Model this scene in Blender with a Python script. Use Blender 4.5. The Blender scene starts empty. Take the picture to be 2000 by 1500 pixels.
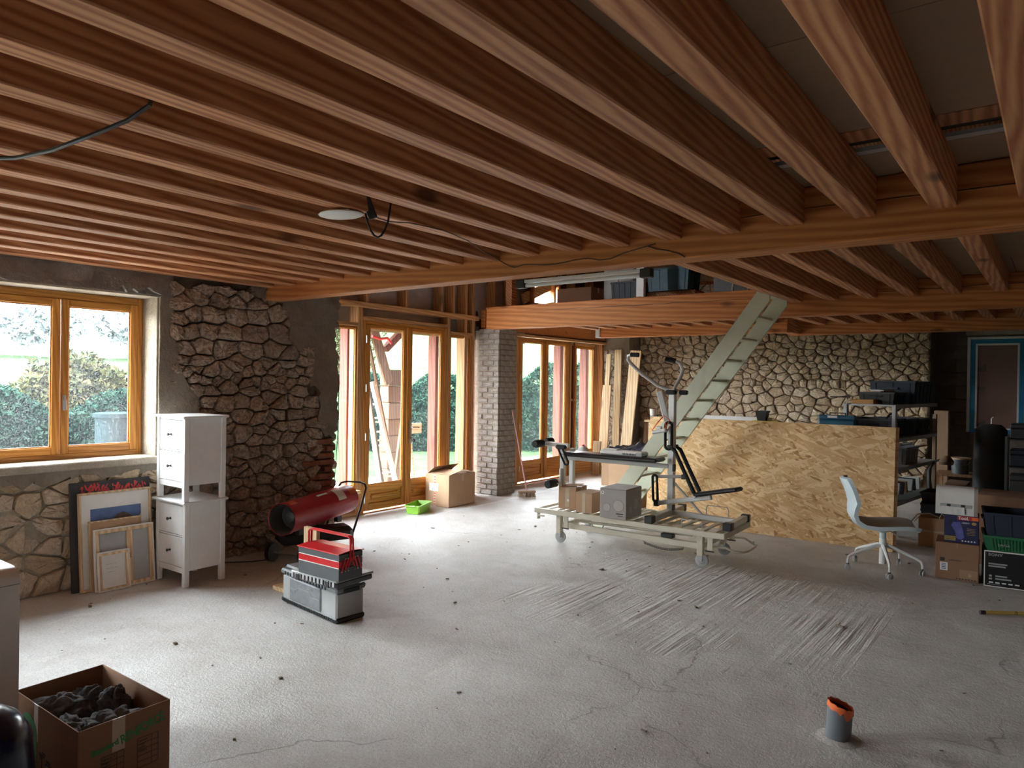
import bpy, bmesh, math, random
import numpy as np
from mathutils import Vector, Matrix, Quaternion, noise
random.seed(7)
PI = math.pi
S = bpy.context.scene
COL = S.collection
R = math.radians

# ------------------------------------------------------------------ camera
cd = bpy.data.cameras.new('camera'); cam = bpy.data.objects.new('camera', cd); COL.objects.link(cam)
cd.sensor_width = 36.0; cd.lens = 1380.0 / 2000.0 * 36.0; cd.clip_start = 0.05; cd.clip_end = 400
_y, _p, _r = R(37.77), R(-0.286), R(0.853)
_F = Vector((-math.sin(_y)*math.cos(_p), math.cos(_y)*math.cos(_p), math.sin(_p)))
_R0 = Vector((math.cos(_y), math.sin(_y), 0)); _U0 = _R0.cross(_F)
_Rt = _R0*math.cos(_r) + _U0*math.sin(_r); _U = _U0*math.cos(_r) - _R0*math.sin(_r)
cam.matrix_world = Matrix(((_Rt.x, _U.x, -_F.x, 0), (_Rt.y, _U.y, -_F.y, 0), (_Rt.z, _U.z, -_F.z, 1.67), (0, 0, 0, 1)))
S.camera = cam

# ------------------------------------------------------------------ sky, daylight, exposure
SKY_STRENGTH = 5.0
w = bpy.data.worlds.new('overcast_sky'); S.world = w; w.use_nodes = True
nt = w.node_tree; nt.nodes.clear()
wo = nt.nodes.new('ShaderNodeOutputWorld'); bg = nt.nodes.new('ShaderNodeBackground')
tc = nt.nodes.new('ShaderNodeTexCoord'); sp = nt.nodes.new('ShaderNodeSeparateXYZ')
mr = nt.nodes.new('ShaderNodeMapRange'); mr.inputs['From Min'].default_value = -0.05; mr.inputs['From Max'].default_value = 1.0
cr = nt.nodes.new('ShaderNodeValToRGB')
cr.color_ramp.elements[0].color = (0.30, 0.32, 0.33, 1); cr.color_ramp.elements[0].position = 0.0
cr.color_ramp.elements[1].color = (0.80, 0.90, 1.0, 1); cr.color_ramp.elements[1].position = 1.0
_e = cr.color_ramp.elements.new(0.06); _e.color = (0.92, 0.97, 1.0, 1)
nt.links.new(tc.outputs['Generated'], sp.inputs[0]); nt.links.new(sp.outputs['Z'], mr.inputs['Value'])
nt.links.new(mr.outputs[0], cr.inputs[0]); nt.links.new(cr.outputs[0], bg.inputs['Color'])
bg.inputs['Strength'].default_value = SKY_STRENGTH; nt.links.new(bg.outputs[0], wo.inputs['Surface'])
# the sun behind thin cloud: a very wide, soft disc high above the garden side
sl = bpy.data.lights.new('veiled_sun', 'SUN'); sl.energy = 0.15; sl.angle = R(30); sl.color = (1.0, 0.96, 0.9)
so = bpy.data.objects.new('veiled_sun', sl); COL.objects.link(so)
so.rotation_euler = Vector((-0.78, -0.10, 0.62)).to_track_quat('Z', 'Y').to_euler(); so.location = (-20, 2, 20)
def portal(x, y, z, sy, sz, out=(-1, 0, 0)):
    l = bpy.data.lights.new('window_portal', 'AREA'); l.shape = 'RECTANGLE'; l.size = sy; l.size_y = sz
    l.cycles.is_portal = True
    o = bpy.data.objects.new('window_portal', l); COL.objects.link(o); o.location = (x, y, z)
    o.rotation_euler = Vector(out).to_track_quat('Z', 'Y').to_euler()
    # area lights shine along local -Z, so local Z points out into the garden
portal(-6.45, 2.235, 1.65, 1.3, 1.4); portal(-6.85, 6.25, 1.25, 3.0, 2.2); portal(-6.95, 10.2, 1.25, 2.6, 2.2)
portal(-6.45, -1.4, 1.35, 2.6, 2.1)  # portal of the added opening behind the camera
S.view_settings.view_transform = 'Standard'; S.view_settings.look = 'None'
S.view_settings.exposure = 3.25; S.view_settings.gamma = 1.0; S.view_settings.use_curve_mapping = False
S.cycles.use_denoising = True
try: S.cycles.denoiser = 'OPENIMAGEDENOISE'
except Exception: pass
S.cycles.max_bounces = 10; S.cycles.diffuse_bounces = 6; S.cycles.glossy_bounces = 4
S.cycles.transparent_max_bounces = 16; S.cycles.transmission_bounces = 4
S.cycles.caustics_reflective = False; S.cycles.caustics_refractive = False; S.cycles.sample_clamp_indirect = 8

# ------------------------------------------------------------------ materials
MATS = {}
class NT:
    def __init__(s, name, rough=0.7, metal=0.0, spec=0.5):
        s.m = bpy.data.materials.new(name); s.m.use_nodes = True; s.t = s.m.node_tree
        s.b = s.t.nodes['Principled BSDF']; s.b.inputs['Roughness'].default_value = rough
        s.b.inputs['Metallic'].default_value = metal; s.b.inputs['Specular IOR Level'].default_value = spec
        s.out = s.t.nodes['Material Output']; s._v = None
    def n(s, typ, **kw):
        q = s.t.nodes.new('ShaderNode' + typ)
        for k, v in kw.items():
            if k.startswith('_'): setattr(q, k[1:], v)
            else: q.inputs[k.replace('_', ' ')].default_value = v
        return q
    def l(s, a, b): s.t.links.new(a, b)
    def coord(s, scale=(1, 1, 1), rnd=True, world=False):
        tc = s.n('TexCoord'); mp = s.n('Mapping'); mp.inputs['Scale'].default_value = scale
        src = tc.outputs['Object']
        if world: src = s.n('NewGeometry').outputs['Position']
        if rnd and not world:
            oi = s.n('ObjectInfo'); mu = s.n('Math', _operation='MULTIPLY'); mu.inputs[1].default_value = 37.0
            s.l(oi.outputs['Random'], mu.inputs[0]); ad = s.n('VectorMath', _operation='ADD')
            s.l(src, ad.inputs[0]); s.l(mu.outputs[0], ad.inputs[1]); src = ad.outputs[0]
        s.l(src, mp.inputs['Vector']); return mp.outputs[0]
    def noise(s, vec, scale=5, detail=4, rough=0.55, dist=0.0):
        q = s.n('TexNoise'); q.inputs['Scale'].default_value = scale; q.inputs['Detail'].default_value = detail
        q.inputs['Roughness'].default_value = rough; q.inputs['Distortion'].default_value = dist
        s.l(vec, q.inputs['Vector']); return q.outputs['Fac']
    def ramp(s, fac, stops):
        q = s.n('ValToRGB'); e = q.color_ramp.elements
        while len(e) < len(stops): e.new(0.5)
        for el, (p, c) in zip(e, stops):
            el.position = p; el.color = (*c, 1) if len(c) == 3 else c
        s.l(fac, q.inputs[0]); return q.outputs[0]
    def mix(s, fac, a, b, mode='MIX'):
        q = s.n('Mix', _data_type='RGBA', _blend_type=mode)
        for idx, val in ((0, fac), (6, a), (7, b)):
            if isinstance(val, (int, float)): q.inputs[idx].default_value = val
            elif isinstance(val, tuple): q.inputs[idx].default_value = (*val, 1) if len(val) == 3 else val
            else: s.l(val, q.inputs[idx])
        return q.outputs[2]
    def math(s, op, a, b=0.0, clamp=False):
        q = s.n('Math', _operation=op); q.use_clamp = clamp
        for i, v in enumerate((a, b)):
            if isinstance(v, (int, float)): q.inputs[i].default_value = v
            else: s.l(v, q.inputs[i])
        return q.outputs[0]
    def color(s, c): s.l(c, s.b.inputs['Base Color'])
    def bump(s, h, strength=0.4, dist=0.01):
        q = s.n('Bump'); q.inputs['Strength'].default_value = strength; q.inputs['Distance'].default_value = dist
        s.l(h, q.inputs['Height'])
        if s._v: s.l(s._v, q.inputs['Normal'])
        s._v = q.outputs[0]; s.l(s._v, s.b.inputs['Normal'])

def plain(name, c, rough=0.5, metal=0.0, var=0.12, scale=9, bump=0.0, spec=0.5):
    """a painted / plastic / metal surface with faint uneven wear"""
    if name in MATS: return MATS[name]
    k = NT(name, rough, metal, spec); v = k.coord()
    f = k.noise(v, scale, 5, 0.6)
    dk = tuple(x*(1-var) for x in c); lt = tuple(min(1, x*(1+var)) for x in c)
    k.color(k.ramp(f, [(0.3, dk), (0.7, lt)]))
    if bump: k.bump(k.noise(v, scale*8, 3), bump, 0.004)
    MATS[name] = k.m; return k.m

def wood(name, dark, light, axis=1, ring=16.0, knots=0.6, rough=0.55, gloss=0.35):
    """sawn timber, grain running along the given local axis"""
    if name in MATS: return MATS[name]
    k = NT(name, rough, 0, gloss)
    sc = [1.0, 1.0, 1.0]; sc[axis] = 0.07
    v = k.coord(tuple(sc)); 
    warp = k.noise(v, 3.0, 2, 0.5)
    wv = k.n('TexWave', _wave_type='BANDS', _bands_direction='DIAGONAL'); wv.inputs['Scale'].default_value = ring
    wv.inputs['Distortion'].default_value = 5.0; wv.inputs['Detail'].default_value = 2; wv.inputs['Detail Scale'].default_value = 1.2
    k.l(v, wv.inputs['Vector'])
    fine = k.noise(v, 90, 3, 0.6)
    f = k.math('ADD', k.math('MULTIPLY', wv.outputs['Fac'], 0.5), k.math('MULTIPLY', fine, 0.35))
    f = k.math('ADD', f, k.math('MULTIPLY', warp, 0.25))
    c = k.ramp(f, [(0.2, dark), (0.85, light)])
    oi = k.n('ObjectInfo'); tone = k.math('ADD', k.math('MULTIPLY', oi.outputs['Random'], 0.3), 0.85)
    mul = k.n('VectorMath', _operation='SCALE'); k.l(c, mul.inputs[0]); k.l(tone, mul.inputs['Scale']); c = mul.outputs[0]
    if knots:
        s2 = [2.6, 2.6, 2.6]; s2[axis] = 1.1
        v2 = k.coord(tuple(s2)); vo = k.n('TexVoronoi'); vo.inputs['Scale'].default_value = 1.0
        k.l(v2, vo.inputs['Vector'])
        km = k.ramp(vo.outputs['Distance'], [(0.06, (1, 1, 1)), (0.13, (0, 0, 0))])
        c = k.mix(k.math('MULTIPLY', km, knots), c, tuple(x*0.22 for x in dark))
    k.color(c); k.bump(f, 0.25, 0.003)
    MATS[name] = k.m; return k.m

def stone_mat(name, cols, dirt=(0.20, 0.15, 0.11)):
    k = NT(name, 0.92, 0, 0.2); v = k.coord(); oi = k.n('ObjectInfo')
    n1 = k.noise(v, 7, 6, 0.65); n2 = k.noise(v, 34, 5, 0.7)
    f = k.math('ADD', k.math('MULTIPLY', oi.outputs['Random'], 0.62), k.math('MULTIPLY', n1, 0.42))
    n = len(cols); c = k.ramp(f, [(0.12 + 0.8*i/(n-1), cc) for i, cc in enumerate(cols)])
    c = k.mix(k.ramp(n2, [(0.38, (0.85, 0.85, 0.85)), (0.62, (0, 0, 0))]), c, dirt)
    k.color(c); k.bump(n1, 0.9, 0.05); k.bump(n2, 0.9, 0.016)
    MATS[name] = k.m; return k.m

def rough_wall(name, cols, scale=2.0, grit=1.0):
    k = NT(name, 0.95, 0, 0.05); v = k.coord(rnd=False)
    a = k.noise(v, scale, 6, 0.65); b = k.noise(v, scale*9, 6, 0.7); d = k.noise(v, scale*40, 3, 0.6)
    f = k.math('ADD', k.math('MULTIPLY', a, 0.65), k.math('MULTIPLY', b, 0.35))
    n = len(cols); k.color(k.ramp(f, [(0.3 + 0.4*i/(n-1), cc) for i, cc in enumerate(cols)]))
    k.bump(b, 0.7*grit, 0.03); k.bump(d, 0.6*grit, 0.008)
    MATS[name] = k.m; return k.m

def floor_mat():
    k = NT('trowelled concrete', 0.55, 0, 0.4); v = k.coord(rnd=False)
    big = k.noise(v, 0.55, 5, 0.6, 0.4); mid = k.noise(v, 3.2, 6, 0.65, 0.3); fine = k.noise(v, 60, 4, 0.7); grit = k.noise(v, 210, 2, 0.5)
    f = k.math('ADD', k.math('MULTIPLY', big, 0.5), k.math('MULTIPLY', mid, 0.35)); f = k.math('ADD', f, k.math('MULTIPLY', k.math('SUBTRACT', fine, 0.5), 0.5)); f = k.math('ADD', f, 0.075)
    c = k.ramp(f, [(0.30, (0.36, 0.325, 0.295)), (0.46, (0.50, 0.475, 0.45)), (0.60, (0.60, 0.585, 0.565)), (0.75, (0.70, 0.69, 0.68))])
    # dark splashes and stains
    st = k.noise(v, 1.6, 4, 0.55, 1.2)
    c = k.mix(k.math('MULTIPLY', k.ramp(st, [(0.64, (0, 0, 0)), (0.72, (1, 1, 1))]), 0.35), c, (0.30, 0.25, 0.21))
    # pale lime smears
    li = k.noise(v, 2.3, 6, 0.7, 0.6)
    c = k.mix(k.math('MULTIPLY', k.ramp(li, [(0.62, (0, 0, 0)), (0.70, (1, 1, 1))]), 0.3), c, (0.80, 0.78, 0.74))
    sp_ = k.ramp(grit, [(0.60, (0, 0, 0)), (0.72, (1, 1, 1))])
    c = k.mix(k.math('MULTIPLY', sp_, 0.45), c, (0.30, 0.26, 0.23))
    # hairline cracks
    vd = k.n('TexNoise'); vd.inputs['Scale'].default_value = 2.5; vd.inputs['Detail'].default_value = 5; k.l(v, vd.inputs['Vector'])
    ad = k.n('VectorMath', _operation='MULTIPLY_ADD'); k.l(vd.outputs['Color'], ad.inputs[0]); ad.inputs[1].default_value = (0.5, 0.5, 0.5); k.l(v, ad.inputs[2])
    vo = k.n('TexVoronoi', _feature='DISTANCE_TO_EDGE'); vo.inputs['Scale'].default_value = 0.42; k.l(ad.outputs[0], vo.inputs['Vector'])
    ck = k.ramp(vo.outputs['Distance'], [(0.0, (1, 1, 1)), (0.0028, (0, 0, 0))])
    ckm = k.math('MULTIPLY', ck, k.ramp(k.noise(v, 0.9, 2), [(0.50, (0, 0, 0)), (0.58, (1, 1, 1))]))
    c = k.mix(k.math('MULTIPLY', ckm, 0.7), c, (0.16, 0.13, 0.11))
    k.color(c)
    k.bump(fine, 0.5, 0.010); k.bump(mid, 0.4, 0.03); k.bump(grit, 0.5, 0.004)
    sx = k.n('SeparateXYZ'); k.l(v, sx.inputs[0])
    def band(o_, a, b): return k.math('MULTIPLY', k.math('GREATER_THAN', o_, a), k.math('LESS_THAN', o_, b))
    field = k.math('MULTIPLY', band(sx.outputs[0], -3.38, -.93), band(sx.outputs[1], 4.0, 6.35))
    rk = k.noise(k.coord((22, 0.7, 1), rnd=False), 1.0, 3, 0.6); patchy = k.ramp(k.noise(v, 1.1, 2), [(0.42, (0.15, 0.15, 0.15)), (0.6, (1, 1, 1))])
    k.bump(k.math('MULTIPLY', k.math('MULTIPLY', rk, field), patchy), 0.8, 0.03)
    MATS['floor'] = k.m; return k.m

def glass_mat(name, dirt=0.10):
    k = NT(name); t = k.t; v = k.coord(rnd=False)
    tr = k.n('BsdfTransparent'); tr.inputs[0].default_value = (0.93, 0.96, 0.95, 1)
    gl = k.n('BsdfGlossy'); gl.inputs['Roughness'].default_value = 0.03
    fr = k.n('Fresnel'); fr.inputs['IOR'].default_value = 1.45
    m1 = k.n('MixShader'); k.l(fr.outputs[0], m1.inputs[0]); k.l(tr.outputs[0], m1.inputs[1]); k.l(gl.outputs[0], m1.inputs[2])
    # dried dust and lime spots on the pane
    tl = k.n('BsdfTranslucent'); tl.inputs[0].default_value = (0.9, 0.92, 0.95, 1)
    a = k.noise(v, 2.2, 3, 0.6); b = k.noise(v, 95, 2, 0.7)
    d = k.math('MULTIPLY', k.ramp(b, [(0.45, (0.15, 0.15, 0.15)), (0.68, (1, 1, 1))]), k.ramp(a, [(0.3, (0.35, 0.35, 0.35)), (0.7, (1, 1, 1))]))
    d = k.math('MULTIPLY', d, dirt)
    m2 = k.n('MixShader'); k.l(d, m2.inputs[0]); k.l(m1.outputs[0], m2.inputs[1]); k.l(tl.outputs[0], m2.inputs[2])
    k.l(m2.outputs[0], k.out.inputs['Surface']); t.nodes.remove(k.b)
    MATS[name] = k.m; return k.m

def leaf_mat(name, a, b, c3):
    k = NT(name, 1.0, 0, 0.0); v = k.coord(rnd=False)
    k.color(k.ramp(k.noise(v, 4.0, 5, 0.75), [(0.35, a), (0.5, b), (0.68, c3)]))
    MATS[name] = k.m; return k.m

def osb_mat():
    k = NT('pressed strand board', 0.6, 0, 0.3)
    acc = None; hs = None
    for i, (rot, sc) in enumerate(((0.15, 1.0), (-0.6, 1.1), (0.75, 0.9), (-0.25, 1.2), (0.45, .75), (-1.1, 1.0), (0.3, .7), (-.4, .85))):
        tcn = k.n('TexCoord'); mp = k.n('Mapping'); mp.inputs['Rotation'].default_value = (0, rot, 0); k.l(tcn.outputs['Object'], mp.inputs['Vector'])
        m2 = k.n('Mapping'); m2.inputs['Location'].default_value = (i*3.1, 0, i*1.7); m2.inputs['Scale'].default_value = (9*sc, 1, 46*sc); k.l(mp.outputs[0], m2.inputs['Vector']); mp = m2
        vo = k.n('TexVoronoi'); vo.inputs['Scale'].default_value = 1.0; vo.inputs['Randomness'].default_value = 1.0; k.l(mp.outputs[0], vo.inputs['Vector'])
        se = k.n('SeparateColor'); k.l(vo.outputs['Color'], se.inputs[0])
        c = k.ramp(se.outputs[0], [(0.0, (0.42, 0.21, 0.08)), (0.15, (0.62, 0.37, 0.16)), (0.6, (0.74, 0.48, 0.24)), (1.0, (0.86, 0.65, 0.38))])
        if acc is None: acc = c; hs = se.outputs[1]
        else:
            msk = k.ramp(se.outputs[2], [(0.62, (0, 0, 0)), (0.64, (1, 1, 1))])
            acc = k.mix(msk, acc, c); hs = k.math('ADD', hs, k.math('MULTIPLY', se.outputs[1], 0.5))
    k.color(acc); k.bump(hs, 0.25, 0.004); MATS['osb'] = k.m; return k.m

def emis(name, c, s):
    k = NT(name); k.b.inputs['Emission Color'].default_value = (*c, 1); k.b.inputs['Emission Strength'].default_value = s; return k.m

M = dict(
 joist=wood('joist timber', (0.29, 0.088, 0.032), (0.62, 0.31, 0.15), 1, 15, 0.85),
 beam=wood('beam timber', (0.38, 0.115, 0.028), (0.62, 0.245, 0.075), 0, 11, 0.8),
 stud=wood('stud timber', (0.40, 0.19, 0.07), (0.66, 0.38, 0.18), 2, 14, 0.6),
 plate=wood('plate timber', (0.42, 0.21, 0.08), (0.68, 0.40, 0.19), 1, 14, 0.6),
 frame_z=wood('stained joinery upright', (0.42, 0.16, 0.03), (0.62, 0.28, 0.06), 2, 18, 0.0, 0.4),
 frame_y=wood('stained joinery rail', (0.42, 0.16, 0.03), (0.62, 0.28, 0.06), 1, 18, 0.0, 0.4),
 plank=wood('pale plank', (0.55, 0.36, 0.19), (0.82, 0.62, 0.40), 2, 12, 0.5, 0.6),
 plank2=wood('weathered plank', (0.42, 0.29, 0.15), (0.66, 0.50, 0.30), 2, 12, 0.4, 0.6),
 plank3=wood('brown plank', (0.20, 0.10, 0.05), (0.34, 0.19, 0.10), 2, 12, 0.3, 0.6),
 wood_out=wood('weathered outdoor timber', (0.10, 0.052, 0.025), (0.20, 0.115, 0.06), 2, 12, 0.4, 0.6),
 planky=wood('pale lumber lying', (0.50, 0.32, 0.16), (0.76, 0.56, 0.34), 1, 12, 0.4, 0.6),
 red_post=wood('red stained timber', (0.13, 0.030, 0.015), (0.21, 0.062, 0.034), 2, 9, 0.4, 0.6),
 red_beam=wood('red stained timber lying', (0.10, 0.022, 0.011), (0.17, 0.048, 0.026), 1, 9, 0.3, 0.6),
 stone=stone_mat('fieldstone', [(0.32, 0.24, 0.195), (0.46, 0.355, 0.27), (0.58, 0.455, 0.345), (0.52, 0.43, 0.35), (0.66, 0.54, 0.42)], (0.25, 0.19, 0.15)),
 stone_warm=stone_mat('ochre fieldstone', [(0.38, 0.28, 0.19), (0.58, 0.45, 0.30), (0.68, 0.54, 0.38), (0.56, 0.48, 0.39), (0.76, 0.64, 0.48)], (0.50, 0.38, 0.26)),
 mortar=rough_wall('earth mortar', [(0.09, 0.068, 0.05), (0.17, 0.125, 0.09), (0.25, 0.19, 0.14)]),
 mortar_warm=rough_wall('warm earth mortar', [(0.18, 0.12, 0.07), (0.30, 0.21, 0.13), (0.42, 0.31, 0.20)]),
 lime=rough_wall('lime mortar', [(0.30, 0.24, 0.18), (0.42, 0.36, 0.28), (0.58, 0.53, 0.45)], 3.0),
 render=rough_wall('cement render', [(0.17, 0.14, 0.11), (0.25, 0.21, 0.165), (0.34, 0.29, 0.225)], 1.7),
 render_pale=rough_wall('pale cement render', [(0.30, 0.24, 0.17), (0.44, 0.38, 0.30), (0.60, 0.56, 0.50)], 2.5),
 lintel=rough_wall('lintel concrete', [(0.13, 0.115, 0.10), (0.22, 0.195, 0.17), (0.33, 0.295, 0.26)], 1.4),
 block=rough_wall('dark block wall', [(0.10, 0.085, 0.075), (0.16, 0.135, 0.12), (0.22, 0.19, 0.165)], 1.5, 0.6),
 brick=rough_wall('limewashed brick', [(0.34, 0.31, 0.28), (0.50, 0.46, 0.42), (0.68, 0.645, 0.60)], 4.0, 1.4),
 red_brick=rough_wall('old red brick', [(0.20, 0.075, 0.045), (0.30, 0.12, 0.075), (0.34, 0.17, 0.12)], 4.0),
 floor=floor_mat(), osb=osb_mat(),
 glass=glass_mat('window glass', 0.010), glass_dirty=glass_mat('dusty window glass', 0.045),
 white=plain('white paint', (0.80, 0.80, 0.79), 0.38, 0, 0.04),
 white_p=plain('white plastic', (0.76, 0.75, 0.72), 0.35, 0, 0.04),
 cream=plain('cream powder coat', (0.66, 0.62, 0.50), 0.35, 0, 0.05),
 alu=plain('silver painted tube', (0.62, 0.62, 0.60), 0.32, 0.15, 0.05),
 steel=plain('zinc steel', (0.55, 0.56, 0.57), 0.3, 0.9, 0.1),
 black=plain('black plastic', (0.018, 0.018, 0.02), 0.45, 0, 0.2),
 foam=plain('black foam', (0.014, 0.014, 0.015), 0.85, 0, 0.2, 30, 0.3),
 vinyl=plain('black vinyl', (0.022, 0.023, 0.026), 0.3, 0, 0.15),
 red=plain('red enamel', (0.55, 0.015, 0.02), 0.28, 0, 0.1),
 red_dark=plain('red heater enamel', (0.42, 0.012, 0.03), 0.35, 0, 0.1),
 grey=plain('dark grey steel', (0.095, 0.10, 0.105), 0.4, 0.2, 0.1),
 grey_l=plain('light grey plastic', (0.42, 0.43, 0.43), 0.45, 0, 0.06),
 grey_m=plain('mid grey plastic', (0.20, 0.21, 0.22), 0.45, 0, 0.2, 14),
 card=plain('corrugated cardboard', (0.46, 0.295, 0.18), 0.85, 0, 0.08, 3, 0.1),
 card_d=plain('brown cardboard', (0.27, 0.145, 0.085), 0.85, 0, 0.08, 3, 0.1),
 card_in=plain('inner cardboard', (0.33, 0.21, 0.13), 0.9, 0, 0.08, 3, 0.1),
 tape=plain('clear packing tape', (0.56, 0.45, 0.33), 0.25, 0, 0.05),
 paper=plain('white paper', (0.78, 0.77, 0.74), 0.8, 0, 0.04),
 print_black=plain('black print', (0.03, 0.028, 0.028), 0.6, 0, 0.1),
 print_green=plain('green print', (0.035, 0.26, 0.09), 0.6, 0, 0.1),
 print_red=plain('red print', (0.55, 0.05, 0.05), 0.6, 0, 0.1),
 print_grey=plain('grey print', (0.33, 0.33, 0.33), 0.6, 0, 0.1),
 orange=plain('orange tape', (0.80, 0.16, 0.04), 0.5, 0, 0.15, 20),
 pvc=plain('grey drain pipe', (0.14, 0.155, 0.17), 0.45, 0, 0.1),
 green_p=plain('lime green plastic', (0.22, 0.46, 0.04), 0.35, 0, 0.08),
 crate_green=plain('green crate plastic', (0.02, 0.14, 0.055), 0.45, 0, 0.1),
 crate_navy=plain('navy crate plastic', (0.018, 0.026, 0.045), 0.5, 0, 0.15),
 crate_blue=plain('blue crate plastic', (0.03, 0.12, 0.20), 0.45, 0, 0.15),
 blue_tape=plain('blue masking film', (0.01, 0.19, 0.36), 0.6, 0, 0.1),
 sage=plain('sage cream paint', (0.545, 0.56, 0.43), 0.4, 0, 0.05),
 seat_grey=plain('grey green fabric', (0.40, 0.42, 0.40), 0.85, 0, 0.06, 40, 0.2),
 seat_blue=plain('pale blue grey shell', (0.55, 0.64, 0.68), 0.5, 0, 0.04),
 towel=plain('charcoal towel', (0.115, 0.11, 0.115), 0.98, 0, 0.45, 22, 0.9, 0.1),
 membrane=plain('grey underlay membrane', (0.50, 0.50, 0.53), 0.45, 0.1, 0.2, 2.5, 0.3),
 board_c=plain('ceiling board', (0.33, 0.23, 0.145), 0.8, 0, 0.08, 2),
 tubewhite=plain('dull white tube', (0.70, 0.71, 0.72), 0.25, 0, 0.03),
 terrace=rough_wall('terrace slab', [(0.42, 0.41, 0.39), (0.52, 0.50, 0.47), (0.62, 0.60, 0.57)], 2.0, 0.4),
 grass=leaf_mat('hillside grass', (0.020, 0.040, 0.016), (0.031, 0.053, 0.024), (0.046, 0.060, 0.034)),
 leaf_dark=leaf_mat('hedge leaf', (0.005, 0.014, 0.011), (0.011, 0.026, 0.019), (0.022, 0.040, 0.026)),
 leaf_yellow=leaf_mat('autumn leaf', (0.018, 0.026, 0.012), (0.040, 0.038, 0.018), (0.066, 0.045, 0.022)),
 leaf_hazed=leaf_mat('hazed tree leaf', (0.20, 0.23, 0.24), (0.23, 0.26, 0.27), (0.26, 0.29, 0.29)),  # pale distance haze put into the leaf colour
 water_barrel=plain('grey barrel plastic', (0.020, 0.030, 0.033), 0.9, 0, 0.1, spec=0.0),
 film=plain('dusty plastic film', (0.20, 0.115, 0.09), 0.35, 0, 0.12, 2.0, 0.4),
 yellow=plain('yellow varnished pole', (0.58, 0.40, 0.09), 0.4, 0, 0.1),
 pink=plain('faded pink pole', (0.46, 0.26, 0.25), 0.5, 0, 0.1),
 bristle=plain('straw bristle', (0.42, 0.30, 0.20), 0.9, 0, 0.2, 60, 0.4),
 navy=plain('navy glossy cover', (0.006, 0.008, 0.035), 0.22, 0, 0.2),
)

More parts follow.
